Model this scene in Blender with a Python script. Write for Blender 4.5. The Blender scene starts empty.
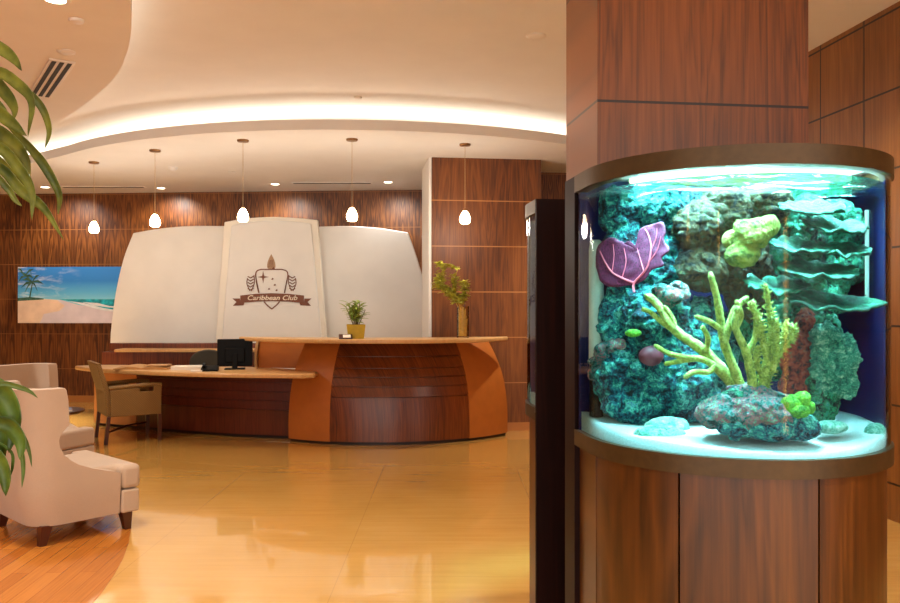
import bpy, bmesh, math, random
from mathutils import Vector, Matrix, noise
random.seed(7)
SC = bpy.context.scene
COL = SC.collection
PI = math.pi
F = 800.0          # focal length in pixels of a 900 wide frame
HZ = 307.0         # horizon row
CH = 1.45          # camera height
ZS = 3.18          # soffit height
ZC = 3.50          # upper ceiling height

def P(px, py, d):
    return Vector(((px-450)/F*d, d, CH+(HZ-py)/F*d))
def XY(px, d):
    return ((px-450)/F*d, d)

# ------------------------------------------------------------------ materials
def lin(c):
    return tuple(((v/255)/12.92 if v/255 <= .04045 else ((v/255+.055)/1.055)**2.4) for v in c)+(1,)

class NT:
    def __init__(s, name):
        s.m = bpy.data.materials.new(name); s.m.use_nodes = True
        s.t = s.m.node_tree; s.t.nodes.clear()
        s.out = s.n('ShaderNodeOutputMaterial')
    def n(s, typ, **kw):
        nd = s.t.nodes.new(typ)
        for k, v in kw.items():
            if k in nd.inputs: nd.inputs[k].default_value = v
            else: setattr(nd, k, v)
        return nd
    def l(s, a, b): s.t.links.new(a, b)
    def math(s, op, a, b=None, c=None):
        nd = s.n('ShaderNodeMath', operation=op)
        for i, v in enumerate((a, b, c)):
            if v is None: continue
            if isinstance(v, (int, float)): nd.inputs[i].default_value = v
            else: s.l(v, nd.inputs[i])
        return nd.outputs[0]
    def mix(s, fac, a, b, blend='MIX'):
        nd = s.n('ShaderNodeMix', data_type='RGBA', blend_type=blend)
        for i, v in ((0, fac), (6, a), (7, b)):
            if isinstance(v, (int, float, tuple)): nd.inputs[i].default_value = v
            else: s.l(v, nd.inputs[i])
        return nd.outputs[2]
    def ramp(s, fac, stops):
        nd = s.n('ShaderNodeValToRGB')
        el = nd.color_ramp.elements
        el[0].position, el[0].color = stops[0]
        el[1].position, el[1].color = stops[-1]
        for p, c in stops[1:-1]:
            e = el.new(p); e.color = c
        s.l(fac, nd.inputs[0])
        return nd.outputs[0]
    def coord(s, scale=(1,1,1), kind='Object'):
        tc = s.n('ShaderNodeTexCoord'); mp = s.n('ShaderNodeMapping')
        mp.inputs['Scale'].default_value = scale
        s.l(tc.outputs[kind], mp.inputs[0]); return mp.outputs[0]
    def noise(s, vec, scale=1, detail=4, rough=.5, dist=0):
        nd = s.n('ShaderNodeTexNoise'); nd.inputs['Scale'].default_value = scale
        nd.inputs['Detail'].default_value = detail; nd.inputs['Roughness'].default_value = rough
        nd.inputs['Distortion'].default_value = dist
        s.l(vec, nd.inputs['Vector']); return nd.outputs[0]
    def bsdf(s, color, rough=.5, metal=0, spec=.5, coat=0, coat_rough=.1, emis=None, emis_s=0, trans=0, bump=None, bump_s=.3, bump_d=.01, sheen=0):
        b = s.n('ShaderNodeBsdfPrincipled')
        if isinstance(color, tuple): b.inputs['Base Color'].default_value = color
        else: s.l(color, b.inputs['Base Color'])
        if isinstance(rough, (int, float)): b.inputs['Roughness'].default_value = rough
        else: s.l(rough, b.inputs['Roughness'])
        b.inputs['Metallic'].default_value = metal
        b.inputs['Specular IOR Level'].default_value = spec
        b.inputs['Coat Weight'].default_value = coat
        b.inputs['Coat Roughness'].default_value = coat_rough
        b.inputs['Transmission Weight'].default_value = trans
        b.inputs['Sheen Weight'].default_value = sheen
        if emis: b.inputs['Emission Color'].default_value = emis; b.inputs['Emission Strength'].default_value = emis_s
        if bump is not None:
            bp = s.n('ShaderNodeBump'); bp.inputs['Strength'].default_value = bump_s; bp.inputs['Distance'].default_value = bump_d
            s.l(bump, bp.inputs['Height']); s.l(bp.outputs[0], b.inputs['Normal'])
        s.l(b.outputs[0], s.out.inputs[0]); return s.m

def plain(name, rgb, rough=.5, var=.08, scale=20, **kw):
    t = NT(name); c = lin(rgb); v = t.coord()
    n = t.noise(v, scale, 3)
    d = tuple(x*(1-var) for x in c[:3])+(1,); u = tuple(min(1, x*(1+var)) for x in c[:3])+(1,)
    return t.bsdf(t.ramp(n, [(.3, d), (.7, u)]), rough, **kw)

def wood(name, dark, mid, light, sx=14, sz=.7, match=.46, seam_z=None, seam_x=None, seam_rgb=(60,30,12), seam_w=.004, rough=.38, contrast=1.0, axis='x', coat=0, spec=.5):
    """veneer with its grain along local Z, book-matched along local x or y, with panel joints"""
    t = NT(name)
    tc = t.n('ShaderNodeTexCoord'); sp = t.n('ShaderNodeSeparateXYZ'); t.l(tc.outputs['Object'], sp.inputs[0])
    X, Y, Z = sp.outputs
    H = {'x': X, 'y': Y}.get(axis)
    if H is None: H = t.math('ADD', X, Y)
    hm = t.math('PINGPONG', H, match/2) if match else H
    cb = t.n('ShaderNodeCombineXYZ'); t.l(t.math('MULTIPLY', hm, sx), cb.inputs[0]); t.l(t.math('MULTIPLY', Z, sz), cb.inputs[2])
    n1 = t.noise(cb.outputs[0], 1.0, 3, .55, .6)
    rings = t.math('FRACT', t.math('MULTIPLY', n1, 7))
    rings = t.math('ABSOLUTE', t.math('SUBTRACT', t.math('MULTIPLY', rings, 2), 1))
    cb2 = t.n('ShaderNodeCombineXYZ'); t.l(t.math('MULTIPLY', H, sx*9), cb2.inputs[0]); t.l(t.math('MULTIPLY', Z, sz*3), cb2.inputs[2])
    n2 = t.noise(cb2.outputs[0], 1.0, 4, .6)
    cb3 = t.n('ShaderNodeCombineXYZ'); t.l(t.math('MULTIPLY', H, 1.7), cb3.inputs[0]); t.l(t.math('MULTIPLY', Z, .4), cb3.inputs[2])
    n3 = t.noise(cb3.outputs[0], 1.0, 2, .5)
    f = t.math('ADD', t.math('MULTIPLY', rings, .38*contrast), t.math('MULTIPLY', n2, .75))
    f = t.math('ADD', f, t.math('MULTIPLY', t.math('SUBTRACT', n3, .5), .7))
    c = t.ramp(f, [(.2, lin(dark)), (.5, lin(mid)), (.85, lin(light))])
    def joint(co, z0, dz, c):
        pp = t.math('PINGPONG', t.math('SUBTRACT', co, z0-dz*20), dz/2)
        return t.mix(t.math('LESS_THAN', pp, seam_w/2), c, lin(seam_rgb))
    if seam_z: c = joint(Z, seam_z[0], seam_z[1], c)
    if seam_x: c = joint(H, seam_x[0], seam_x[1], c)
    return t.bsdf(c, rough, coat=coat, spec=spec)

def emit(name, rgb, s):
    t = NT(name); e = t.n('ShaderNodeEmission'); e.inputs[0].default_value = lin(rgb); e.inputs[1].default_value = s
    t.l(e.outputs[0], t.out.inputs[0]); return t.m

def glass(name, tint=(1,1,1,1), fres=1.45, rough=.02, gl=(1,1,1,1)):
    t = NT(name)
    tr = t.n('ShaderNodeBsdfTransparent'); tr.inputs[0].default_value = tint
    g = t.n('ShaderNodeBsdfGlossy'); g.inputs['Roughness'].default_value = rough; g.inputs[0].default_value = gl
    fr = t.n('ShaderNodeFresnel'); fr.inputs[0].default_value = fres
    mx = t.n('ShaderNodeMixShader'); t.l(fr.outputs[0], mx.inputs[0]); t.l(tr.outputs[0], mx.inputs[1]); t.l(g.outputs[0], mx.inputs[2])
    t.l(mx.outputs[0], t.out.inputs[0]); return t.m

def reef(name, cols, scale=22, rough=.75, bump=.7):
    """mottled living rock: several algae colours in patches"""
    t = NT(name); v = t.coord()
    n = t.noise(v, scale, 8, .72, .6); n2 = t.noise(v, scale*4.5, 6, .75)
    f = t.math('ADD', t.math('MULTIPLY', n, .95), t.math('MULTIPLY', n2, .55)); f = t.math('MULTIPLY_ADD', f, 1.7, -.80)
    k = len(cols)
    c = t.ramp(f, [(.30+.48*i/(k-1), lin(cc)) for i, cc in enumerate(cols)])
    return t.bsdf(c, rough, bump=n2, bump_s=bump*1.3, bump_d=.02)

M = {}
M['wall_wood'] = wood('wall veneer', (44,19,5), (100,53,18), (152,92,40), sx=13, sz=.8, match=.44, seam_z=(2.10,.53), seam_rgb=(150,98,54), seam_w=.009, rough=.42)
M['right_wood'] = wood('right wall veneer', (112,66,24), (140,86,34), (164,108,52), sx=5, sz=.5, match=0, seam_z=(2.39,.535), seam_x=(0,.534), seam_rgb=(38,18,6), seam_w=.014, contrast=.4)
M['col_wood'] = wood('column veneer', (66,32,9), (112,59,20), (138,78,32), sx=9, sz=.6, match=.42, contrast=.55, seam_z=(2.234,.53), seam_rgb=(30,14,6), seam_w=.010, axis='x', rough=.33)
M['far_wood'] = wood('far column veneer', (70,32,8), (116,62,18), (146,86,32), sx=7, sz=.6, match=.66, seam_z=(2.155,.53), seam_rgb=(180,120,66), seam_w=.012, rough=.5, contrast=.6)
M['cab_wood'] = wood('cabinet veneer', (50,26,6), (84,46,12), (110,64,22), sx=6, sz=.5, match=0, contrast=.6, rough=.34)
M['shaded_wood'] = wood('shaded cabinet veneer', (18,4,4), (28,8,6), (42,14,9), sx=6, sz=.4, match=0, contrast=.5, rough=.5, spec=.12)  # cabinet veneer darkened; the shade on the unlit panel is in this colour
M['desk_wood'] = wood('desk veneer', (70,28,9), (118,56,20), (148,82,34), sx=10, sz=.6, match=0, contrast=.5, axis='s', rough=.3)
M['desk_shaded'] = wood('shaded desk veneer', (62,20,10), (92,36,18), (112,50,24), sx=10, sz=.6, match=0, contrast=.5, axis='s', rough=.3)  # darker copy of the desk veneer; shade under the work surface is painted in
M['desk_orange'] = plain('tan leather', (178,100,36), .38, .06, 9)
M['maple'] = wood('maple', (200,150,92), (216,168,108), (228,184,126), sx=4, sz=4, match=0, contrast=.2, rough=.32)
M['maple_end'] = plain('light oak', (190,124,62), .4, .08, 6)
M['kick'] = plain('kick strip', (38,18,9), .5)
M['ceiling'] = plain('ceiling paint', (230,225,218), .8, .02, 3)
M['shell'] = plain('pale plaster', (238,236,230), .55, .04, 2.2)
M['shell_edge'] = plain('plaster edge', (244,238,224), .5, .03, 3)
M['white'] = plain('white paint', (235,230,222), .5, .02)
M['white_metal'] = plain('white metal', (225,220,215), .4, .02)
M['black'] = plain('black plastic', (6,6,6), .5, spec=.15)
M['vent_dark'] = plain('vent slot', (22,14,10), .7)
M['brass'] = plain('brushed brass', (150,110,70), .35, .05, 30, metal=.8)
M['bronze'] = plain('bronze rim', (70,52,26), .42, .12, 40, metal=.35)
M['upholstery'] = None
def fabric(name, rgb, sc=350, rough=.9):
    t = NT(name); v = t.coord()
    n = t.noise(v, sc, 2); n2 = t.noise(v, 3, 3)
    c = lin(rgb); d = tuple(x*.82 for x in c[:3])+(1,)
    return t.bsdf(t.ramp(t.math('ADD', t.math('MULTIPLY', n, .6), t.math('MULTIPLY', n2, .4)), [(.3, d), (.7, c)]), rough, bump=n, bump_s=.15, bump_d=.003, sheen=.2)
M['upholstery'] = fabric('mauve upholstery', (186,158,132))
M['office'] = fabric('office chair fabric', (62,56,44))
M['leg_wood'] = plain('dark walnut leg', (70,28,14), .35)
M['gold'] = emit('lamp glass lit', (255,222,170), 14)
M['down'] = emit('downlight lens', (255,232,196), 9)
M['cove'] = emit('cove strip', (255,238,220), 3.2)
M['brown_logo'] = plain('logo brown', (120,66,36), .5)
M['tan_logo'] = plain('logo tan', (176,140,104), .5)
M['cream'] = plain('logo cream', (240,226,204), .5)

def weave(name, rgb):
    t = NT(name); v = t.coord((1,1,1))
    w = t.n('ShaderNodeTexWave', wave_type='BANDS', bands_direction='Z'); w.inputs['Scale'].default_value = 26; t.l(v, w.inputs[0])
    w2 = t.n('ShaderNodeTexWave', wave_type='BANDS', bands_direction='DIAGONAL'); w2.inputs['Scale'].default_value = 26; t.l(v, w2.inputs[0])
    f = t.math('MULTIPLY', w.outputs[1], w2.outputs[1])
    c = lin(rgb); d = tuple(x*.6 for x in c[:3])+(1,)
    return t.bsdf(t.ramp(f, [(.1, d), (.6, c)]), .6, bump=f, bump_s=.4, bump_d=.004)
M['rattan'] = weave('woven rattan', (150,110,50))

def stone_floor():
    t = NT('polished stone'); v = t.coord()
    n = t.noise(v, 1.3, 5, .6); cb = t.coord((.6,9,1)); n2 = t.noise(cb, 2.2, 5, .65, .5)
    f = t.math('ADD', t.math('MULTIPLY', n, .5), t.math('MULTIPLY', n2, .5))
    c = t.ramp(f, [(.3, lin((194,142,66))), (.5, lin((208,156,76))), (.72, lin((218,168,92)))])
    sp = t.n('ShaderNodeSeparateXYZ'); t.l(v, sp.inputs[0])
    j1 = t.math('LESS_THAN', t.math('PINGPONG', t.math('ADD', sp.outputs[0], 40.2), .6), .0025)
    j2 = t.math('LESS_THAN', t.math('PINGPONG', t.math('ADD', sp.outputs[1], 40.1), .6), .0025)
    c = t.mix(t.math('MULTIPLY', t.math('MAXIMUM', j1, j2), .35), c, lin((150,100,50)))
    m_ = t.bsdf(c, .2, spec=.5, coat=.8, coat_rough=.03)
    [n for n in t.t.nodes if n.type == 'BSDF_PRINCIPLED'][0].inputs['Coat IOR'].default_value = 1.52
    return m_
M['floor'] = stone_floor()
def parquet():
    t = NT('parquet'); v = t.coord()
    mp = t.n('ShaderNodeMapping'); mp.inputs['Rotation'].default_value = (0,0,math.radians(86)); t.l(v, mp.inputs[0])
    b = t.n('ShaderNodeTexBrick'); t.l(mp.outputs[0], b.inputs[0])
    b.inputs['Color1'].default_value = lin((206,128,52)); b.inputs['Color2'].default_value = lin((178,100,34)); b.inputs['Mortar'].default_value = lin((164,92,32))
    b.inputs['Scale'].default_value = 1; b.inputs['Mortar Size'].default_value = .002; b.inputs['Brick Width'].default_value = .9; b.inputs['Row Height'].default_value = .09
    m2 = t.n('ShaderNodeMapping'); m2.inputs['Scale'].default_value = (2,50,1); t.l(mp.outputs[0], m2.inputs[0])
    n = t.noise(m2.outputs[0], 1.5, 4)
    c = t.mix(.5, b.outputs[0], t.ramp(n, [(.3, (.5,.5,.5,1)), (.7, (1,1,1,1))]), 'MULTIPLY')
    return t.bsdf(c, .2, coat=.4, coat_rough=.06)
M['parquet'] = parquet()
def leafmat(name, a, b):
    t = NT(name); v = t.coord(); n = t.noise(v, 14, 4)
    return t.bsdf(t.ramp(n, [(.3, lin(a)), (.7, lin(b))]), .38, spec=.5)
M['leaf'] = leafmat('dark leaf', (50,70,18), (128,138,54))
M['leaf_low'] = leafmat('green leaf', (40,66,16), (92,118,40))
M['leaf_light'] = leafmat('fresh leaf', (120,150,44), (184,200,96))
M['leaf_vase'] = leafmat('yellow green leaf', (150,150,34), (206,196,76))
M['stem'] = plain('plant stem', (110,92,50), .6)
M['pot_yellow'] = plain('mustard pot', (198,168,20), .4)
M['terracotta'] = plain('brown planter', (92,60,40), .6)
M['soil'] = plain('soil', (40,28,18), .9, .3, 60)
M['paper'] = plain('white paper', (236,228,214), .6, .02)
M['leather_brown'] = plain('brown leather', (186,136,78), .5)
M['table_wood'] = plain('table walnut', (70,36,16), .3)
M['glass_vase'] = glass('vase glass', (.97,.95,.86,1), 1.2)
M['amber'] = plain('amber stems', (224,186,86), .4, .2, 30)
# aquarium
M['tank_glass'] = glass('aquarium glass', (.985,1,1,1), 1.14, .015)
M['water'] = glass('water', (.70,.95,1,1), 1.05, .02)
def watertop():
    t = NT('water surface'); v = t.coord((1,1,1)); n = t.noise(t.coord((5,20,1)), 1.6, 4, .55, 1.2)
    tr = t.n('ShaderNodeBsdfTransparent'); tr.inputs[0].default_value = (.75,1,.95,1)
    g = t.n('ShaderNodeBsdfGlossy'); g.inputs['Roughness'].default_value = .04; g.inputs[0].default_value = (.8,1,.92,1)
    bp = t.n('ShaderNodeBump'); bp.inputs['Strength'].default_value = .9; bp.inputs['Distance'].default_value = .035
    t.l(n, bp.inputs['Height']); t.l(bp.outputs[0], g.inputs['Normal'])
    mx = t.n('ShaderNodeMixShader'); mx.inputs[0].default_value = .8
    t.l(tr.outputs[0], mx.inputs[1]); t.l(g.outputs[0], mx.inputs[2]); t.l(mx.outputs[0], t.out.inputs[0]); return t.m
M['watertop'] = watertop()
M['tube'] = emit('aquarium tube', (190,255,170), 2.2)
M['tank_blue'] = plain('blue backing', (4,22,84), .5, .35, 5)
M['hood'] = plain('hood white', (200,215,210), .6)
def sandmat():
    t = NT('coral sand'); v = t.coord(); n = t.noise(v, 140, 3); n2 = t.noise(v, 9, 3)
    f = t.math('ADD', t.math('MULTIPLY', n, .6), t.math('MULTIPLY', n2, .4))
    return t.bsdf(t.ramp(f, [(.3, lin((176,186,186))), (.65, lin((206,212,210)))]), .9, bump=n, bump_s=.4, bump_d=.004)
M['sand'] = sandmat()
TE = (34,118,116); BL = (30,84,120); GR = (46,128,84); BR = (124,92,74); PK = (150,96,112); PA = (150,206,190); DK = (10,34,44)
M['reef_teal'] = reef('teal live rock', [(4,16,26), (8,66,88), (22,118,128), (40,156,132), (130,224,210), (40,110,170)])
M['reef_green'] = reef('green live rock', [(6,34,34), (14,100,74), (50,156,110), (34,136,128), (150,224,196)])
M['reef_brown'] = reef('brown live rock', [(8,18,16), (60,50,18), (112,72,28), (20,96,70), (130,64,66), (110,130,70)])
M['reef_pink'] = reef('pink live rock', [(16,50,50), (20,140,130), (190,70,100), (40,184,140), (236,160,186)], 26)
M['reef_red'] = reef('rust live rock', [(40,14,14), (160,44,30), (190,76,48), (40,110,80)], 40)
M['plate'] = reef('green plate coral', [(8,50,40), (14,84,62), (26,112,84), (96,186,156)], 12, .6, .4)
M['stone'] = reef('pale stone', [(90,150,130), (130,180,160), (170,205,190), (200,220,210)], 26, .85, .5)
M['yellow'] = reef('yellow sponge', [(86,110,30), (140,150,50), (176,170,70), (120,140,60)], 16)
M['branch'] = reef('yellow green coral', [(110,130,46), (160,176,66), (192,200,92), (210,216,140)], 40, .6, .5)
M['lime'] = reef('lime coral', [(60,140,30), (120,200,40), (176,230,70)], 34)
M['tip'] = reef('bristle coral', [(20,100,90), (70,170,140), (200,236,208)], 40)
M['fan'] = None
def fanmat():
    t = NT('sea fan'); v = t.coord()
    vo = t.n('ShaderNodeTexVoronoi', feature='DISTANCE_TO_EDGE'); vo.inputs['Scale'].default_value = 150; t.l(v, vo.inputs['Vector'])
    c = t.ramp(vo.outputs[0], [(.03, lin((136,40,88))), (.2, lin((72,12,46)))])
    return t.bsdf(c, .7)
M['fan'] = fanmat()
M['vein'] = plain('fan vein', (240,100,120), .6)
M['clam'] = plain('maroon clam', (110,40,56), .6, .2, 30)
M['pipe'] = plain('white pipe', (215,205,190), .4)

# ------------------------------------------------------------------ object helpers
ROOTM = {}
def link(o): COL.objects.link(o); return o
def tag(o, label=None, cat=None, group=None, kind=None):
    if label: o['label'] = label
    if cat: o['category'] = cat
    if group: o['group'] = group
    if kind: o['kind'] = kind
    return o
def empty(name, loc, rz=0, label=None, cat=None, group=None, kind=None):
    o = bpy.data.objects.new(name, None); o.empty_display_size = .1
    o.location = loc; o.rotation_euler = (0,0,rz); link(o)
    ROOTM[o.name] = Matrix.Translation(Vector(loc)) @ Matrix.Rotation(rz, 4, 'Z')
    return tag(o, label, cat, group, kind)

class MB:
    """collects shapes; build() links them as ONE mesh object"""
    def __init__(s): s.bm = bmesh.new(); s.mats = []
    def _f(s, vs, mi=0):
        try: f = s.bm.faces.new(vs); f.material_index = mi; return f
        except ValueError: return None
    def box(s, x0, x1, y0, y1, z0, z1, mat=None, mi=0):
        pts = [(x0,y0,z0),(x1,y0,z0),(x1,y1,z0),(x0,y1,z0),(x0,y0,z1),(x1,y0,z1),(x1,y1,z1),(x0,y1,z1)]
        vs = [s.bm.verts.new((mat @ Vector(p)) if mat else p) for p in pts]
        for q in ((0,3,2,1),(4,5,6,7),(0,1,5,4),(1,2,6,5),(2,3,7,6),(3,0,4,7)): s._f([vs[i] for i in q], mi)
        return s
    def prism(s, pts, z0, z1, mi=0):
        """plan polygon (x,y) extruded in z"""
        a = sum(p[0]*q[1]-q[0]*p[1] for p, q in zip(pts, pts[1:]+pts[:1]))
        if a < 0: pts = pts[::-1]
        b = [s.bm.verts.new((p[0],p[1],z0)) for p in pts]; t = [s.bm.verts.new((p[0],p[1],z1)) for p in pts]
        s._f(b[::-1], mi); s._f(t, mi)
        for i in range(len(pts)):
            j = (i+1) % len(pts); s._f([b[i],b[j],t[j],t[i]], mi)
        return s
    def slab(s, pts3, off, mi=0):
        """3D polygon extruded along vector off"""
        off = Vector(off)
        a = [s.bm.verts.new(p) for p in pts3]; b = [s.bm.verts.new(Vector(p)+off) for p in pts3]
        s._f(a, mi); s._f(b[::-1], mi)
        for i in range(len(a)):
            j = (i+1) % len(a); s._f([a[j],a[i],b[i],b[j]], mi)
        return s
    def grid(s, rows, closed_u=False, mi=0, flip=False):
        vs = [[s.bm.verts.new(p) for p in r] for r in rows]
        for i in range(len(vs)-1):
            n = len(vs[i])
            for j in range(n if closed_u else n-1):
                k = (j+1) % n
                q = [vs[i][j], vs[i][k], vs[i+1][k], vs[i+1][j]]
                s._f(q[::-1] if flip else q, mi)
        return vs
    def lathe(s, prof, c=(0,0,0), seg=24, mi=0, cap=True):
        c = Vector(c)
        rows = [[c+Vector((r*math.cos(2*PI*k/seg), r*math.sin(2*PI*k/seg), z)) for k in range(seg)] for r, z in prof]
        vs = s.grid(rows, True, mi)
        if cap: s._f(vs[0][::-1], mi); s._f(vs[-1], mi)
        return s
    def tube(s, pts, rad, seg=8, mi=0, cap=True):
        pts = [Vector(p) for p in pts]; n = len(pts)
        if not isinstance(rad, (list, tuple)): rad = [rad]*n
        rows = []; ref = None
        for i, p in enumerate(pts):
            t = (pts[min(i+1,n-1)]-pts[max(i-1,0)]).normalized()
            if ref is None or abs(ref.dot(t)) > .95: ref = Vector((0,0,1)) if abs(t.z) < .9 else Vector((1,0,0))
            a = t.cross(ref).normalized(); b = a.cross(t).normalized(); ref = b
            rows.append([p+(a*math.cos(2*PI*k/seg)+b*math.sin(2*PI*k/seg))*rad[i] for k in range(seg)])
        vs = s.grid(rows, True, mi)
        if cap: s._f(vs[0][::-1], mi); s._f(vs[-1], mi)
        return s
    def ball(s, c, r, sub=2, fn=None, mi=0):
        g = bmesh.ops.create_icosphere(s.bm, subdivisions=sub, radius=1)
        c = Vector(c); r = Vector(r) if not isinstance(r, (int, float)) else Vector((r,r,r))
        for v in g['verts']:
            d = v.co.normalized(); k = fn(d) if fn else 1
            v.co = c+Vector((d.x*r.x, d.y*r.y, d.z*r.z))*k
        return s
    def build(s, name, mats, parent=None, smooth=False, bevel=0, local=False, weld=False, bseg=2, angle=35, loc=None, rz=0):
        bm = s.bm
        if weld: bmesh.ops.remove_doubles(bm, verts=bm.verts, dist=1e-5)
        bmesh.ops.recalc_face_normals(bm, faces=bm.faces)
        org = None
        if parent is not None:
            m = ROOTM[parent.name]
            if not local: bm.transform(m.inverted())
        elif loc is not None:
            org = Matrix.Translation(Vector(loc)) @ Matrix.Rotation(rz, 4, 'Z')
            if not local: bm.transform(org.inverted())
        me = bpy.data.meshes.new(name); bm.to_mesh(me); bm.free()
        o = bpy.data.objects.new(name, me); link(o)
        for m in (mats if isinstance(mats, (list, tuple)) else [mats]): me.materials.append(m)
        if parent is not None: o.parent = parent; ROOTM[o.name] = ROOTM[parent.name]
        elif org is not None: o.location = loc; o.rotation_euler = (0,0,rz); ROOTM[o.name] = org
        else: ROOTM[o.name] = Matrix.Identity(4)
        if smooth:
            for p in me.polygons: p.use_smooth = True
            if angle:
                try: me.set_sharp_from_angle(angle=math.radians(angle))
                except Exception: pass
        if bevel:
            b = o.modifiers.new('bevel', 'BEVEL'); b.width = bevel; b.segments = bseg; b.limit_method = 'ANGLE'; b.angle_limit = math.radians(40)
        return o

def struct(mb, name, mats, **kw):
    return tag(mb.build(name, mats, **kw), kind='structure')
def copy_tree(o, parent=None, top=None):
    c = o.copy(); COL.objects.link(c); c.parent = parent
    for ch in [x for x in bpy.data.objects if x.parent == o]: copy_tree(ch, c)
    return c
def spline(pts, n=8):
    pts = [Vector(p) for p in pts]; out = []
    ext = [2*pts[0]-pts[1]]+pts+[2*pts[-1]-pts[-2]]
    for i in range(len(pts)-1):
        a, b, c, d = ext[i:i+4]
        for k in range(n):
            t = k/n
            out.append(.5*((2*b)+(c-a)*t+(2*a-5*b+4*c-d)*t*t+(-a+3*b-3*c+d)*t**3))
    out.append(pts[-1]); return out

# ================================================================== THE ROOM
YAW = math.atan2(.124, .992)
U = Vector((.9923,.124,0)); V = Vector((-.124,.9923,0))

struct(MB().box(-7.5, 6.5, -3.5, 13, -.1, 0), 'floor', M['floor'])
pc = [(-7.2+5.5*math.cos(math.radians(a)), 3.2+5.5*math.sin(math.radians(a))) for a in range(-60, 62, 3)]
pc = [p for p in pc if p[0] > -7.49]
struct(MB().prism(pc+[(-7.49, pc[-1][1]), (-7.49, pc[0][1])], 0, .003), 'floor_parquet', M['parquet'])
struct(MB().box(-7.5, 6.5, -3.5, 13, ZC, ZC+.1), 'ceiling', M['ceiling'])
# rear soffit, its rounded lip towards the room
SCX, SCY, SR = -1.2, 12.3, 4.5
lip = [(p.x,p.y) for p in spline([(-7.46,11.2,0),(-6.6,10.66,0),(-5.7,10.08,0),(-5.0,9.58,0),(-4.33,9.06,0)],5)]+[(SCX+SR*math.sin(math.radians(a)), SCY-SR*math.cos(math.radians(a))) for a in range(-40, 84, 2)]
LT = .10
struct(MB().prism([(-7.46, 12.95)]+lip+[(SCX+SR*.999, 12.95)], ZS, ZS+LT), 'ceiling_soffit_rear', M['ceiling'])
# front left soffit with its flowing edge
fl = [(-1.38,-3.4,0),(-1.36,.5,0),(-1.38,2.5,0),(-1.5,3.5,0),(-1.80,4.51,0),(-2.17,5.385,0),(-2.63,6.18,0),(-3.49,7.28,0),(-4.2,7.95,0),(-5.2,8.75,0),(-6.3,9.4,0),(-7.45,9.8,0)]
flc = [(p.x,p.y) for p in spline(fl, 6)]
struct(MB().prism(flc+[(-7.45,-3.4)], ZS, ZS+LT), 'ceiling_soffit_left', M['ceiling'])

def ribbon(mb, pts, w, z):
    n = len(pts); rows = []
    for i, p in enumerate(pts):
        a = Vector(pts[max(i-1,0)]); b = Vector(pts[min(i+1,n-1)])
        t = (b-a).normalized(); nn = Vector((-t.y,t.x))
        rows.append([(p[0]+nn.x*w/2,p[1]+nn.y*w/2,z),(p[0]-nn.x*w/2,p[1]-nn.y*w/2,z)])
    top = [[(x,y,zz+.012) for x,y,zz in r] for r in rows]
    full = [[r[0],r[1],t[1],t[0]] for r, t in zip(rows, top)]
    vs = mb.grid(full, True); mb._f(vs[0]); mb._f(vs[-1])
cv = [(-7.3,11.75),(-6.2,11.1),(-5.5,10.62)]+[(SCX+(SR-.60)*math.sin(math.radians(a)), SCY-(SR-.60)*math.cos(math.radians(a))) for a in range(-50, 60, 3)]
m = MB(); ribbon(m, cv, .30, ZS+LT); o = m.build('cove_light_strip', M['cove'])
tag(o, 'warm glowing cove light strip behind the curved lip over the reception desk', 'light strip')
cv2 = [(x-.20, y-.12) for x, y in flc if y > -1 and x > -6.6]
m = MB(); ribbon(m, cv2, .14, ZS+LT); o = m.build('cove_light_strip', M['cove'])
tag(o, 'warm glowing cove light strip above the lowered ceiling at the left', 'light strip')

# back wall
bw0 = Vector((-7.5, 12.28-.0734*(-7.5+6.907), 0)); bwa = math.atan2(-.0734, 1)
struct(MB().box(0, 8.7, 0, .15, 0, ZS, ), 'wall_back', M['wall_wood'], local=True, loc=bw0, rz=bwa)
struct(MB().box(0, 8.6, -.02, 0, 0, .1), 'baseboard_back', M['maple_end'], local=True, loc=bw0, rz=bwa)
struct(MB().box(-7.6, -7.5, -3.5, 13, 0, ZC), 'wall_left', M['wall_wood'])
# wall beyond the far column
w2 = Vector((.2, 10.15, 0))
struct(MB().box(0, 4.5, 0, .15, 0, ZC), 'wall_back_right', M['wall_wood'], local=True, loc=w2, rz=YAW)
# right wall
rw = Vector((2.965, 5.73, 0)); rz = math.atan2(V.y, V.x)
struct(MB().box(-5.5, 6, -.15, 0, 0, ZC), 'wall_right', M['right_wood'], local=True, loc=rw, rz=rz)
# far column
fc = Vector((-.208, 9.24, 0))
struct(MB().box(0, 1.29, 0, .9, .10, ZS), 'column_far', M['far_wood'], local=True, loc=fc, rz=YAW)
struct(MB().box(0, 1.29, .0, .9, 0, .10), 'baseboard_column', M['maple_end'], local=True, loc=fc, rz=YAW)
struct(MB().box(-.035, -.003, .02, .9, 0, ZS), 'trim_1', M['white'], local=True, loc=fc, rz=YAW)
# front column
C0 = Vector((.962, 2.801, 0))+U*.01
cl = C0 + U*(-.38) + V*.285
struct(MB().box(0, .856, 0, .44, 0, ZC), 'column_front', M['col_wood'], local=True, loc=cl, rz=YAW)

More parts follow.
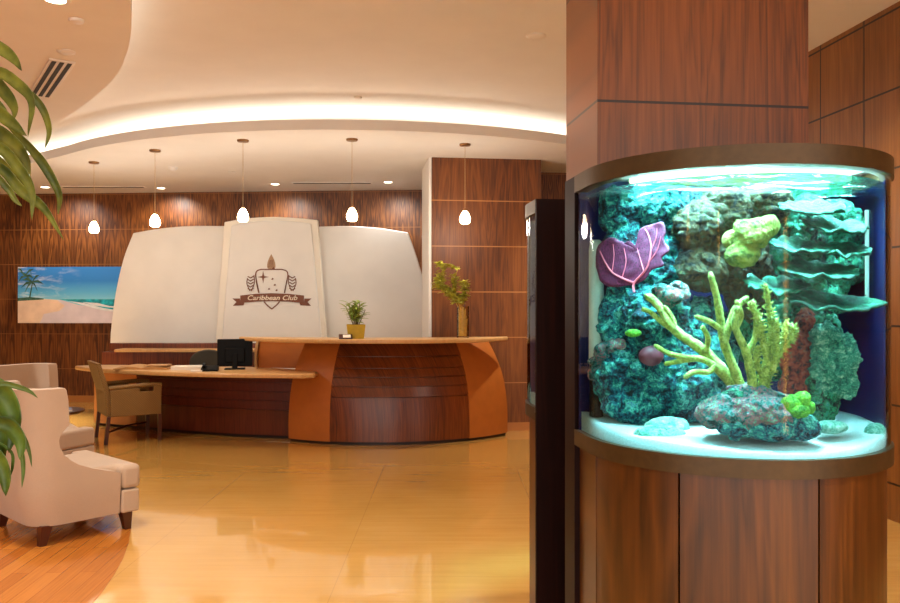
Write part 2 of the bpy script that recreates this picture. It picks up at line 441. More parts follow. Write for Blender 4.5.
# ---------------------------------------------------------------- pale plaster panels
def px_poly(pts, d): return [P(x, y, d) for x, y in pts]
def panel(name, pts, d, thick, label, group):
    pts = [P(x, y, d) for x, y in pts]
    return tag(MB().slab(pts, (0, thick, 0)).build(name, [M['shell']], bevel=.012), label, 'wall panel', group)
def c2(pts, n=6): return [(p.x, p.y) for p in spline([(x,y,0) for x,y in pts], n)]
gy = lambda d: HZ+CH*F/d
L = c2([(110,gy(11.15)),(110,347),(111.5,322),(116,290),(123.5,258),(133,233)]) + c2([(133,233),(160,228.5),(190,226),(226,226)])[1:] + [(226,gy(11.15))]
panel('plaster_panel', L, 11.15, .12, 'pale plaster panel with a curved edge behind the beach picture, left of the emblem', 'pale plaster wall panels')
R_ = [(316,gy(11.15)),(316,227)] + c2([(320,226.5),(350,226),(380,228),(408,232.5)]) + c2([(408,232.5),(417,258),(425,288),(431,325),(433,360)])[1:] + [(434,gy(11.15))]
panel('plaster_panel', R_, 11.15, .12, 'pale plaster panel behind the small potted plant, right of the emblem', 'pale plaster wall panels')
dC = 10.93
rt = empty('plaster_panel', (P(271,0,dC).x, dC, 0), 0, 'tall middle plaster panel carrying the brown emblem', 'wall panel', 'pale plaster wall panels')
out = [(207,gy(dC)),(215,347),(219,290),(224.3,222)] + c2([(224.3,222),(245,218.5),(271,217),(298,218),(317.5,220)])[1:] + [(322.5,290),(327,347),(332,gy(dC))]
inn = [(213,gy(dC)),(221,347),(225.5,290),(231,225.5)] + c2([(231,225.5),(248,222),(271,220.5),(294,221.5),(311,223.5)])[1:] + [(317,290),(322.5,347),(327,gy(dC))]
MB().slab([P(x,y,dC) for x,y in out], (0,.10,0)).build('panel_surround', M['shell_edge'], rt, bevel=.01)
MB().slab([P(x,y,dC-.045)*1 for x,y in inn], (0,.05,0)).build('panel_face', M['shell'], rt, bevel=.015)

# emblem on the middle panel
de = dC-.047
em = empty('emblem_sign', P(272,288,de), 0, 'brown emblem with star, shield and lettered ribbon on the middle plaster panel', 'sign')
def flat(mb, pts, t=.008, mi=0, d=de): mb.slab([P(x,y,d)-Vector((0,t,0)) for x,y in pts], (0,t,0), mi)
def stroke(mb, pts, w, t=.007):
    pts = [Vector((x,y,0)) for x,y in pts]; n = len(pts); l = []; r = []
    for i, p in enumerate(pts):
        tt = (pts[min(i+1,n-1)]-pts[max(i-1,0)]).normalized(); nn = Vector((-tt.y,tt.x,0))*w/2
        l.append(p+nn); r.append(p-nn)
    for i in range(n-1):
        flat(mb, [(q.x,q.y) for q in (l[i],l[i+1],r[i+1],r[i])], t)
m = MB()
ban = [(240.5,295.5),(256,293.8),(272,293.2),(288,293.8),(304,295.5),(304,303),(288,301.6),(272,301),(256,301.6),(240.5,303)]
flat(m, ban, .012)
flat(m, [(240,298.5),(232.5,298.5),(236.5,302),(233,305.8),(243.5,305.3),(244.5,302.6),(240.5,303)], .007)
flat(m, [(304.5,298.5),(311.5,298.5),(307.5,302),(311,305.8),(300.5,305.3),(299.5,302.6),(304,303)], .007)
m.build('ribbon', M['brown_logo'], em)
m = MB()
sh = c2([(259,293),(257,283),(255.7,275),(257,271),(261,269.4)],4)+[(282,269.4)]+c2([(282,269.4),(286.5,271),(287.9,275),(286.5,283),(284.5,293)],4)[1:]
stroke(m, sh, 1.1)
m.build('shield', M['brown_logo'], em)
m = MB()
stroke(m, c2([(264,301.5),(267,305),(271.8,309)],3), 1.2); stroke(m, c2([(279.6,301.5),(276.6,305),(271.8,309)],3), 1.2)
m.build('shield_point', M['brown_logo'], em)
m = MB()
st = []
for k in range(8):
    r = 6.0 if k % 2 == 0 else 1.3
    st.append((263.2+r*math.sin(k*PI/4)*(.95 if k%4==2 else 1), 277-r*math.cos(k*PI/4)))
flat(m, st); flat(m, [(263.2+1.2*math.cos(a*PI/4), 277+1.2*math.sin(a*PI/4)) for a in range(8)], .003)
m.build('star', M['brown_logo'], em)
for x, y in ((272.5,279),(274.8,285),(269,289),(276.6,290.3)):
    m = MB(); flat(m, [(x-1.2,y+.5),(x,y-1.1),(x+1.2,y-.3),(x+.3,y+.9)]); m.build('petal', M['brown_logo'], em)
m = MB(); flat(m, [(p.x,p.y) for p in spline([(271.3,254),(273.8,259),(275.3,264),(274.6,268.5),(268,268.5),(267.3,264),(268.8,259),(271.3,254)],3)][:-1], .004); m.build('flame', M['tan_logo'], em)
m = MB()
for k in range(5): stroke(m, [(268.5+k*1.2,267.5),(270+k*.7,260)], .35, .006)
flat(m, [(272,269),(273.5,266.8),(275,269)]); m.build('flame_line', M['brown_logo'], em)
for sx_, cx_ in ((1,251),(-1,292)):
    m = MB()
    for k in range(5):
        y = 278+k*3; stroke(m, [(cx_-sx_*3.2,y-1.6),(cx_-sx_*.4,y),(cx_+sx_*2.6,y-1.8)], 1.0)
    stroke(m, c2([(cx_-sx_*3.5,278),(cx_-sx_*4,284),(cx_-sx_*1,291)],3), .8); stroke(m, c2([(cx_+sx_*3,275),(cx_+sx_*3.4,283),(cx_+sx_*.5,291)],3), .8)
    stroke(m, [(cx_+sx_*5.2,281),(cx_+sx_*7.3,291.5)], .8)
    m.build('leaf_spray', M['brown_logo'], em)
fo = bpy.data.curves.new('lettering', 'FONT'); fo.body = 'Caribbean Club'; fo.size = .095; fo.align_x = 'CENTER'; fo.align_y = 'CENTER'; fo.extrude = .002; fo.shear = .25; fo.offset = .0012
fo.space_character = 1.0
tmp = bpy.data.objects.new('lettering_source', fo); link(tmp); bpy.context.view_layer.update()
fme = bpy.data.meshes.new_from_object(tmp.evaluated_get(bpy.context.evaluated_depsgraph_get())); bpy.data.objects.remove(tmp); bpy.data.curves.remove(fo)
fme.materials.clear(); fme.materials.append(M['cream'])
fob = bpy.data.objects.new('lettering', fme); link(fob)
fob.parent = em; fob.location = P(272,298,de-.0145)-Vector(em.location); fob.rotation_euler = (PI/2,0,0); fob.scale = (1.13,.95,1)

# ---------------------------------------------------------------- beach picture
dp = 12.0
pr = empty('beach_picture', (P(66,0,dp).x, dp, 0)[:2]+(P(0,323,dp).z,), -.0734, 'wide unframed beach picture with a palm, hung on the dark wood wall', 'picture')
sky = NT('picture sky'); v = sky.coord(); sp = sky.n('ShaderNodeSeparateXYZ'); sky.l(v, sp.inputs[0])
base = sky.ramp(sky.math('DIVIDE', sp.outputs[2], .84), [(.35, lin((150,220,232))), (.55, lin((96,184,228))), (.75, lin((52,134,208))), (1, lin((58,138,214)))])
nn = sky.noise(sky.coord((2,1,7)), 1.6, 5, .6, .4)
cloudf = sky.math('MULTIPLY', sky.ramp(nn, [(.50, (0,0,0,1)), (.70, (1,1,1,1))]), sky.math('SUBTRACT', .25, sky.math('MULTIPLY', sp.outputs[0], .9)))
skym = sky.bsdf(sky.mix(cloudf, base, lin((250,246,240))), .5)
sea = plain('picture sea', (30,166,180), .5, .5, 14); foam = plain('picture foam', (232,238,240), .5, .1, 10)
psand = plain('picture sand', (246,214,184), .5, .1, 5); psand2 = plain('picture wet sand', (226,214,220), .5, .08, 5); palm = plain('picture palm', (70,110,90), .5, .4, 20)
wpx = dp/F; W2 = 56*wpx; H2 = 56*wpx
def pp(x, y): return ((x-66)*wpx, (323-y)*wpx)
m = MB(); m.box(-49*wpx, 62*wpx, -.03, .0, 0, H2, mi=0)
def pic(pts, lay, mi): m.slab([(pp(x,y)[0], -.030-.0006*lay, pp(x,y)[1]) for x,y in pts], (0,.0004,0), mi)
pic([(17,299),(40,298.5),(62,300),(80,305),(128,311),(128,323),(17,323)], 1, 4)
pic([(17,299),(38,298.5),(58,300),(66,306),(60,311),(44,314),(40,323),(17,323)], 2, 3)
pic([(60,299.3),(128,299.3),(128,312),(104,309),(84,304),(70,301)], 3, 1)
pic([(84,302),(100,303),(112,306),(128,307),(128,308.5),(112,307.5),(96,305.5)], 4, 2)
pic([(70,301),(84,305),(104,310),(128,313),(128,311.5),(106,308),(86,303)], 5, 2)
pic([(17,301),(17,298),(30,297),(44,298.5),(44,299.5)], 4, 5)
for (x0,y0,fr) in ((32,282,((18,271),(21,280),(24,293),(40,275),(44,284),(38,292),(30,270),(20,288))), (24,276,((17,268),(34,269),(17,283),(35,279)))):
    for fx, fy in fr:
        mx, my = (x0+fx)/2, (y0+fy)/2-2
        pic([(x0,y0-.6),(mx,my-1.3),(fx,fy),(mx,my+1.3),(x0,y0+.6)], 6, 5)
pic([(32,282),(33,282),(30,299),(28.5,299)], 5, 5)
m.build('canvas', [skym, sea, foam, psand, psand2, palm], pr, local=True)

# ================================================================== CEILING FITTINGS
def lamp(kind, name, loc, energy, color, size=.1, spot=None, blend=.5, rot=(0,0,0), parent=None):
    l = bpy.data.lights.new(name, kind); l.energy = energy; l.color = color
    if kind in ('POINT', 'SPOT'): l.shadow_soft_size = size
    if kind == 'AREA': l.size = size
    if spot: l.spot_size = math.radians(spot); l.spot_blend = blend
    o = bpy.data.objects.new(name, l); link(o); o.location = loc; o.rotation_euler = rot
    return o
WARM = (1, .74, .46); WARM2 = (1, .945, .865)
# pendants in an arc over the desk
pend = [(94,162,228,'farthest left, beside the beach picture'),(155,150,219,'above the left plaster panel'),(243,140,215,'above the emblem panel'),(352,139,214,'above the small potted plant'),(465,144,216,'in front of the far wood column')]
proto = None
for px, pc_, ps, lab in pend:
    d = F*(ZS-CH)/(HZ-pc_); X = (px-450)/F*d
    if proto is None:
        proto = empty('pendant_lamp', (X,d,ZS), 0); CORD = plain('pale cord', (196,166,120), .5)
        MB().lathe([(.055,-.02),(.06,-.012),(.06,0)], seg=20).build('canopy', M['brass'], proto, local=True, smooth=True)
        MB().tube([(0,0,-.015),(0,0,-.69)], .0025, 6).build('cord', CORD, proto, local=True)
        MB().lathe([(.014,-.685),(.014,-.715),(.018,-.722)][::-1], seg=12).build('cap', M['brass'], proto, local=True, smooth=True)
        pf = [(.026,-.848),(.044,-.844),(.055,-.824),(.058,-.80),(.053,-.772),(.041,-.742),(.026,-.716),(.015,-.708)]
        MB().lathe(pf, seg=24).build('lamp_shade', M['gold'], proto, local=True, smooth=True)
        o = proto
    else:
        o = copy_tree(proto)
    o.location = (X,d,ZS)
    lamp('POINT', 'pendant_bulb', (X,d,ZS-.88), 10, WARM2, .10)
    tag(o, 'small glowing teardrop pendant lamp '+lab, 'lamp', 'pendant lamps over the reception desk')
# recessed downlights
proto = None
def downlight(X, Y, z, lab, group, r=.06, energy=0, spot=110, tilt=(0,0,0), col=WARM2):
    global proto
    if proto is None:
        proto = o = empty('downlight', (X,Y,z), 0)
        MB().lathe([(.058,-.006),(.078,-.006),(.082,-.001),(.082,0),(.058,0)], seg=24, cap=False).build('trim_ring', M['white_metal'], o, local=True, smooth=True)
        MB().lathe([(.056,-.004),(.056,-.001)], seg=24).build('lens', M['down'], o, local=True)
    else: o = copy_tree(proto); o.location = (X,Y,z)
    tag(o, lab, 'downlight', group)
    if energy: lamp('SPOT', 'downlight_beam', (X,Y,z-.03), energy, col, .05, spot, .8, tilt)
for px, py, lab in ((45,187,'recessed wall washing downlight behind the leaves at the upper left'),(161,188,'recessed wall washing downlight behind the second pendant'),(275,184,'recessed wall washing downlight above the emblem panel'),(388,182,'recessed wall washing downlight beside the far wood column')):
    d = F*(ZS-CH)/(HZ-py); X = (px-450)/F*d
    downlight(X, d, ZS, lab, 'downlights along the back wall', energy=42, spot=130, tilt=(math.radians(24),0,0))
g2 = 'downlights of the lowered left ceiling'
downlight(-2.22, 4.5, ZS, 'recessed downlight at the top edge of the picture in the left ceiling', g2, energy=120)
# downlights added outside the view to fill the lobby with light
g3 = 'added fill downlights'
for X, Y, z, e in ((-3.6,2.2,ZS,160),(-4.6,6.2,ZS,130),(-.5,3.3,ZC,80),(.3,-1.2,ZC,170),(2.3,.6,ZC,110),(2.1,4.6,ZC,150),(-2.6,-.6,ZS,140)):
    downlight(X, Y, z, 'fill downlight added out of view in the ceiling behind and beside the viewer', g3, energy=e, spot=130)
downlight(1.35, 8.9, ZS, 'recessed downlight over the right end of the reception desk', 'downlights over the desk', energy=110, spot=80)
downlight(-5.5, 9.7, ZS, 'recessed downlight over the floor beyond the side table', 'downlights over the desk', energy=800, spot=50)

AMB = emit('amber lamp shade', (255,176,84), 14)
fl_ = empty('streak_lamp', (2.45,-1.4,0), 0, 'tall amber column lamp added behind the viewer to streak the tank glass', 'lamp')  # added out of view only for its tall streak in the tank glass
MB().lathe([(.16,0),(.16,.02),(.03,.035)], seg=24).build('base', M['brass'], fl_, local=True, smooth=True)
MB().tube([(0,0,.03),(0,0,.5)], .012, 8).build('pole', M['brass'], fl_, local=True)
MB().lathe([(.09,.5),(.10,.52),(.10,2.1),(.09,2.12)], seg=24).build('lamp_shade', AMB, fl_, local=True, smooth=True)
for X, Y, zz, lab in ((-1.5,.36,2.08,'unseen amber tube pendant added left of the viewer to streak the tank glass'),(-.75,-.9,1.95,'unseen amber tube pendant added behind the viewer to streak the tank glass')):
    l_ = empty('streak_pendant', (X,Y,ZC if X > -1.3 else ZS), 0, lab, 'lamp', 'unseen amber pendants added for glass streaks'); h_ = l_.location.z-zz  # pendants added out of view so amber streaks show in the tank glass
    MB().tube([(0,0,0),(0,0,-h_+.2)], .004, 6).build('cord', M['brass'], l_, local=True)
    MB().lathe([(.045,-h_-.2),(.05,-h_-.18),(.05,-h_+.18),(.03,-h_+.2)], seg=20).build('lamp_shade', AMB, l_, local=True, smooth=True)
# linear slot vents, smoke detectors, sprinklers
def slot(px0, px1, py, lab):
    d = F*(ZS-CH)/(HZ-py); x0, x1 = XY(px0,d)[0], XY(px1,d)[0]
    o = empty('slot_vent', ((x0+x1)/2, d, ZS), 0, lab, 'vent', 'slot vents in the rear soffit')
    MB().box(x0,x1,d-.05,d+.05,ZS-.006,ZS).build('vent_frame', M['ceiling'], o)
    MB().box(x0+.02,x1-.02,d-.03,d+.03,ZS-.008,ZS-.0055).build('vent_slot', M['vent_dark'], o)
slot(62,145,187,'long narrow slot vent in the ceiling between the left pendants')
slot(292,372,183,'long narrow slot vent in the ceiling left of the far wood column')
A = Vector((-2.77,5.58,0)); D_ = Vector((-3.38,6.47,0)); ln = (D_-A).length; ang = math.atan2(D_.y-A.y, D_.x-A.x)
ce = (Vector((-2.72,5.60,0))+Vector((-3.34,6.53,0)))/2
vr = empty('air_vent', (ce.x,ce.y,ZS), ang, 'white three slot air vent in the lowered ceiling beside the leaves', 'vent')
MB().box(-.56,.56,-.085,.085,-.012,0).build('vent_frame', M['white_metal'], vr, local=True, bevel=.004)
for k in (-1,0,1):
    MB().box(-.54,.54,k*.050-.014,k*.050+.014,-.016,-.0115).build('vent_slot', M['vent_dark'], vr, local=True)
def disc(name, X, Y, z, r, h, lab, cat, mat='white_metal'):
    o = MB().lathe([(r*.55,-h),(r*.9,-h*.7),(r,-h*.3),(r,0)], (X,Y,z), 20).build(name, M[mat], smooth=True, loc=(X,Y,z)); tag(o, lab, cat); return o
d = 9.89; sd = disc('smoke_detector', (173-450)/F*d, d, ZS, .055, .05, 'small beige smoke detector right of the second pendant canopy', 'smoke detector')
d = F*1.73/(HZ-172); disc('ceiling_sensor', (232-450)/F*d, d, ZS, .05, .012, 'flat round sensor on the ceiling left of the emblem pendant', 'sensor')
disc('ceiling_sprinkler', -2.25, 4.82, ZS, .045, .02, 'small round sprinkler cap near the top left downlight', 'sprinkler')
disc('ceiling_sprinkler', -2.6, 5.42, ZS, .06, .012, 'flat round cover plate just above the white air vent', 'sprinkler')
d = F*(ZC-CH)/(HZ-36); disc('ceiling_speaker', (536-450)/F*d, d, ZC, .075, .012, 'round ceiling speaker left of the front wood column', 'speaker', 'ceiling')
d = F*(ZC-CH)/(HZ-97); disc('ceiling_sprinkler', (358-450)/F*d, d, ZC, .04, .02, 'tiny sprinkler cap on the raised ceiling above the cove glow', 'sprinkler', 'ceiling')

# ================================================================== RECEPTION DESK
DC = Vector((-.77, 10.15, 0))
def dpt(r, deg, z):
    a = math.radians(deg); return Vector((DC.x+r*math.sin(a), DC.y-r*math.cos(a), z))
desk = empty('reception_desk', (DC.x, 8.9, 0), 0, 'curved wood reception desk with a raised counter and low work surface', 'reception desk')
PR = [(.03,1.79),(.2,1.792),(.35,1.785),(.48,1.77),(.61,1.745),(.72,1.71),(.82,1.667),(.92,1.615),(1.0,1.565),(1.07,1.52)]
def rz_(z):
    for (z0,r0),(z1,r1) in zip(PR, PR[1:]):
        if z <= z1: return r0+(r1-r0)*(z-z0)/(z1-z0)
    return PR[-1][1]
def stave(name, a0, a1, mat, off=0, prof=None):
    prof = prof or [(z, rz_(z)+off) for z in [.03+.052*k for k in range(21)]]
    n = max(4, int(abs(a1-a0)/2)); angs = [a0+(a1-a0)*k/n for k in range(n+1)]
    m = MB()
    outer = [[dpt(r, a, z) for a in angs] for z, r in prof]
    inner = [[dpt(min(r-.05, 1.46), a, z) for a in angs] for z, r in prof]
    rows = [o_+i_[::-1] for o_, i_ in zip(outer, inner)]
    vs = m.grid(rows, True); m._f(vs[0]); m._f(vs[-1])
    return m.build(name, mat, desk, smooth=True, angle=25)
stave('side_panel', -33, -16.2, M['desk_orange'])
lap = []
edges = [.03,.50,.61,.706,.80,.92,1.07]
for z0, z1 in zip(edges, edges[1:]):
    k = 8 if z1-z0 > .2 else 2
    for i in range(k+1):
        z = z0+(z1-z0)*i/k
        if i == 0 and z0 > .1: lap += [(z-.004, rz_(z)-.03), (z+.003, rz_(z)-.03)]
        lap.append((z+.0035 if i == 0 else z-.0045 if i == k else z, rz_(z)-.012+(.014*(1-i/k) if z0 > .1 else .002)))
stave('grooved_front', -16.2, 33.3, M['desk_wood'], prof=lap)
stave('side_panel', 33.3, 52.5, M['desk_orange'])
m = MB(); angs = [-33+85.5*k/40 for k in range(41)]
rows = [[dpt(r,a,z) for a in angs] for r, z in ((1.765,0),(1.765,.03),(1.5,.03),(1.5,0))]
m.grid(rows+[rows[0]]); m.build('kick_strip', M['kick'], desk)
# raised counter: arc in front, shallow arc behind, pointed ends
Lt, Rt = Vector((-2.40,9.09,0)), Vector((.64,9.09,0))
fr = [Lt]+[dpt(1.95 if a < 30 else 1.95-.16*((a-30)/23)**1.5, a, 0) for a in range(-52, 54, 3)]+[Rt]
n = 24; bk = []
for k in range(1, n):
    t = k/n; q = Rt.lerp(Lt, t); q.y -= .30*math.sin(PI*t); bk.append(q)
MB().prism([(p.x,p.y) for p in fr+bk], 1.072, 1.115).build('counter_top', M['maple'], desk, bevel=.012)
# rear screen of the counter
m = MB(); rows = []
for k in range(9):
    z = .76+.312*k/8
    x0 = -2.20+.05*(k/8)**2-.03*(k/8); rows.append([(x0,9.16,z),(x0+.03,9.11,z),(-1.44,8.95,z),(-1.44,9.0,z)])
vs = m.grid(rows, True); m._f(vs[0]); m._f(vs[-1]); m.build('screen_panel', M['desk_orange'], desk)
m = MB(); rows = []
for k in range(9):
    z = .76+.312*k/8; x0 = -2.20+.05*(k/8)**2-.03*(k/8)
    rows.append([(x0-.022,9.165,z),(x0-.022,9.10,z),(x0+.004,9.10,z),(x0+.004,9.165,z)])
vs = m.grid(rows, True); m._f(vs[0]); m._f(vs[-1]); m.build('screen_edge', M['maple'], desk)
# low work surface
wf = spline([(-4.42,9.42,0),(-4.16,9.16,0),(-3.8,8.92,0),(-3.4,8.70,0),(-2.9,8.49,0),(-2.4,8.35,0),(-1.9,8.27,0),(-1.52,8.235,0)], 4)
wb = [(-1.40,8.30),(-1.42,8.66),(-1.7,8.86),(-2.1,9.16),(-2.6,9.36),(-3.3,9.50),(-4.2,9.60)]
MB().prism([(p.x,p.y) for p in wf]+wb, .712, .758).build('work_surface', M['maple'], desk, bevel=.014)
def wallrun(pts, z0, z1, th, name, mat, laps=None):
    pts = [Vector((x,y,0)) for x,y in pts]; n = len(pts); f = []; b = []
    for i, p in enumerate(pts):
        t = (pts[min(i+1,n-1)]-pts[max(i-1,0)]).normalized(); nn = Vector((t.y,-t.x,0))
        f.append(nn); b.append(p-nn*th)
    zs = laps or [(z0,0),(z1,0)]
    m = MB(); rows = []
    for z, o_ in zs:
        rows.append([(p.x+q.x*o_,p.y+q.y*o_,z) for p, q in zip(pts, f)]+[(p.x,p.y,z) for p in b[::-1]])
    vs = m.grid(rows, True); m._f(vs[0]); m._f(vs[-1]); return m.build(name, mat, desk)
lo = [(p.x,p.y) for p in spline([(-3.72,9.50,0),(-3.3,9.28,0),(-2.85,9.08,0),(-2.3,8.88,0),(-1.60,8.715,0)], 5)]
laps = []
ed = [.035,.32,.42,.52,.62,.712]
for z0, z1 in zip(ed, ed[1:]):
    if z0 > .1: laps += [(z0-.003,-.02),(z0+.003,-.02)]
    laps += [(z0+.0035,.008 if z0 > .1 else 0),(z1-.0035,-.004 if z0 > .1 else 0)]
wallrun(lo, .035, .712, .04, 'grooved_front', M['desk_shaded'], laps)
wallrun([(-4.36,9.80),(-3.73,9.505)], .035, .70, .04, 'end_panel', M['maple_end'])
wallrun([(x+.03,y+.04) for x,y in [(-4.36,9.80)]+lo], 0, .035, .04, 'kick_strip', M['kick'])

# ---------------------------------------------------------------- credenza and things on and behind the desk
cr = empty('credenza', (-3.4,10.7,0), 0, 'dark wood credenza with a pale ledge below the left plaster panel', 'cabinet')
x0 = P(105,0,10.6).x; x1 = P(262,0,10.6).x
MB().box(x0,x1,10.5,10.85,0,.86).build('body', M['desk_wood'], cr, bevel=.006)
MB().box(P(114,0,10.4).x,x1,10.40,10.72,.862,.90).build('ledge', M['maple'], cr, bevel=.008)
MB().box(x0,x1,10.725,10.85,.862,.965).build('back_rail', M['desk_wood'], cr, bevel=.006)

mon = empty('computer_monitor', (-2.40,8.93,.758), .22, 'black computer monitor seen from behind on the low work surface', 'monitor')
MB().box(-.19,.19,-.018,.018,.03,.335).build('screen_housing', M['black'], mon, local=True, bevel=.008)
MB().box(-.11,.11,-.045,-.019,.07,.24).build('rear_cover', M['black'], mon, local=True, bevel=.02)
MB().box(-.03,.03,-.06,-.046,.004,.18).build('stand', M['black'], mon, local=True, bevel=.006)
MB().box(-.11,.11,-.10,.06,0,.012).build('stand_base', M['black'], mon, local=True, bevel=.004)
MB().box(-.18,.18,.0185,.0205,.045,.32).build('screen', M['vent_dark'], mon, local=True)
kb = empty('desk_phone', (-2.60,8.66,.758), .2, 'small black desk telephone in front of the monitor', 'telephone')
MB().slab([(-.09,-.08,0),(-.09,.08,0),(-.09,.08,.055),(-.09,-.08,.018)], (.18,0,0)).build('base', M['black'], kb, local=True, bevel=.006)
MB().tube([(-.06,-.07,.045),(-.062,-.05,.058),(-.06,.05,.078),(-.06,.07,.07)], [.018,.013,.013,.018], 8).build('handset', M['black'], kb, local=True, smooth=True)
oc = empty('office_chair', (-3.0,9.95,0), .2, 'dark office chair with a rounded back behind the low work surface', 'chair')
m = MB(); rows = []
for k in range(11):
    a = PI*k/10
    rows.append([(.23*math.cos(a), y, .78+.14*math.sin(a)) for y in (0,.05)])
rows = [[(-.23 if s<0 else .23, y, .56) for y in (0,.05)] for s in (1,)] + rows + [[(-.23, y, .56) for y in (0,.05)]]
m.slab([Vector(r[0]) for r in rows], (0,.06,0)); m.build('backrest', M['office'], oc, local=True, bevel=.02, bseg=3)
MB().box(-.24,.24,-.50,-.03,.43,.50).build('seat', M['office'], oc, local=True, bevel=.03, bseg=3)
MB().box(-.03,.03,.015,.045,.40,.60).build('back_post', M['black'], oc, local=True)
MB().lathe([(.03,.08),(.03,.43)], (0,-.25,0), 12).build('gas_column', M['black'], oc, local=True)
for k in range(5):
    a = 2*PI*k/5; e = Vector((.28*math.cos(a), -.25+.28*math.sin(a), .07))
    lg = MB().tube([(0,-.25,.10), e], [.025,.018], 6).build('leg', M['black'], oc, local=True)
    MB().lathe([(.02,0),(.026,.02),(.026,.04),(.015,.052)], (e.x,e.y,0), 10).build('caster', M['black'], lg, local=True)
# papers and book on the work surface
def sheet(name, X, Y, w, dpth, h, rz, lab, cat, mat, bend=0, page=None):
    o = empty(name, (X,Y,.758), rz, lab, cat)
    return o
bk_ = empty('open_binder', (-3.42,8.98,.758), .05, 'open brown leather binder lying on the left of the low work surface', 'binder')
for sx in (-1,1):
    m = MB(); rows = []
    for k in range(7):
        t = k/6; x = sx*.30*t; z = .016+.016*math.sin(PI*min(1,t*1.25)) if t < .99 else .012
        rows.append([(x,-.15,z),(x,.15,z+.012)])
    low = [[(x,y,.001) for x,y,z in r] for r in rows]
    vs = m.grid([[a[0],a[1],b[1],b[0]] for a,b in zip(rows,low)], True); m._f(vs[0]); m._f(vs[-1])
    m.build('cover', M['leather_brown'], bk_, local=True)
MB().box(.02,.26,-.12,.12,.036,.044).build('page', M['leather_brown'], bk_, local=True)
pg = tag(MB().box(-.16,.16,-.12,.12,0,.04).build('paper_stack', M['paper'], local=True, loc=(-2.90,8.86,.758), rz=.12, bevel=.002), 'stack of white papers beside the open brown binder', 'papers')
pg = tag(MB().box(-.06,.06,-.05,.05,0,.016).build('notepad', M['paper'], local=True, loc=(-2.72,8.58,.758), rz=.3, bevel=.002), 'small white notepad left of the black telephone', 'notepad')

# plant pot on the counter
pp_ = empty('potted_plant', (-1.0,8.5,1.115), .15, 'small leafy plant in a mustard yellow square pot on the counter', 'plant')
m = MB(); rows = [[(s*w,t*w,z) for s,t in ((-1,-1),(1,-1),(1,1),(-1,1))] for w,z in ((.082,0),(.098,.15),(.09,.15),(.086,.125))]
vs = m.grid(rows, True); m._f(vs[0]); m._f(vs[-1]); m.build('pot', M['pot_yellow'], pp_, local=True, bevel=.004)
MB().box(-.085,.085,-.085,.085,.12,.128).build('soil', M['soil'], pp_, local=True)
def leaf(mb, base, direction, L_, w, droop=.3, up=Vector((0,0,1)), n=6, fold=.25):
    d0 = Vector(direction).normalized(); side = d0.cross(up)
    side = side.normalized() if side.length > .01 else Vector((1,0,0))
    p = Vector(base); rows = []
    for k in range(n+1):
        t = k/n; ww = w*math.sin(PI*min(1,(t*.93+.07)))**.8*.5 if k < n else .0005
        dd = (d0-Vector((0,0,1))*droop*t).normalized(); nrm = side.cross(dd).normalized()
        rows.append([p+side*ww+nrm*ww*fold, p, p-side*ww+nrm*ww*fold])
        p = p+dd*L_/n
    vs = mb.grid(rows)
def thick(o, t=.0012):
    s = o.modifiers.new('thickness', 'SOLIDIFY'); s.thickness = t; return o
m = MB(); ms = MB(); rnd = random.Random(3)
for k in range(16):
    a = rnd.uniform(0,2*PI); ln_ = rnd.uniform(.10,.26); lean = rnd.uniform(.05,.55)
    top = Vector((math.cos(a)*lean*ln_, math.sin(a)*lean*ln_, .125+ln_))
    ms.tube([(math.cos(a)*.02,math.sin(a)*.02,.12), top], .004, 5)
    for j in range(8):
        b = rnd.uniform(0,2*PI); s = top*(.35+.65*j/7)+Vector((0,0,.125*(1-(.35+.65*j/7))))
        leaf(m, s, (math.cos(b),math.sin(b),rnd.uniform(.1,.9)), rnd.uniform(.08,.13), .034, .5)
ms.build('stem', M['stem'], pp_, local=True); thick(m.build('foliage', M['leaf_light'], pp_, local=True, smooth=True))
ch_ = empty('card_holder', (-1.09,8.36,1.115), .2, 'small dark holder with white cards in front of the mustard pot', 'card holder')
MB().slab([(-.07,-.04,0),(-.07,.04,0),(-.07,.04,.05),(-.07,.025,.05),(-.07,-.04,.012)], (.14,0,0)).build('holder', M['leg_wood'], ch_, local=True, bevel=.003)
MB().slab([(-.03,-.042,.014),(-.03,-.005,.040),(-.03,-.008,.046),(-.03,-.046,.02)], (.08,0,0)).build('cards', M['paper'], ch_, local=True)

# vase with twisted branches
va = empty('glass_vase', (.14,8.68,1.115), 0, 'clear glass cylinder vase of leafy curly branches on the counter end', 'vase')
MB().lathe([(.06,0),(.064,.01),(.064,.345),(.059,.345),(.059,.02),(.0,.02)], seg=28, cap=False).build('vase_body', M['glass_vase'], va, local=True, smooth=True)
m = MB(); ml = MB(); ms2 = MB(); rnd = random.Random(11)
tips = [((-.06,0,.35),(-.16,.02,.50),(-.25,.0,.62),(-.22,0,.74),(-.28,.02,.80)), ((-.03,.02,.35),(-.10,.03,.52),(-.09,.0,.66),(-.06,0,.75),(-.18,0,.78)), ((.0,.02,.35),(.02,.02,.48),(.03,0,.56),(.0,0,.60)), ((-.04,-.02,.35),(-.17,-.03,.47),(-.28,-.02,.55),(-.27,0,.63)), ((-.02,-.02,.36),(-.12,0,.46),(-.20,.03,.52),(-.24,.02,.66))]
for tp in tips:
    pts = spline([(rnd.uniform(-.03,.03),rnd.uniform(-.03,.03),.03)]+list(tp), 5)
    m.tube(pts, [.006*(1-.6*i/len(pts)) for i in range(len(pts))], 6)
    for i, p in enumerate(pts):
        if p.z < .36 or p.z > .66 and rnd.random() < .55: continue
        for j in range(6):
            a = rnd.uniform(0,2*PI); leaf(ml, p, (math.cos(a),math.sin(a)*.6,rnd.uniform(-.2,.8)), rnd.uniform(.05,.09), .042, .4, n=4)
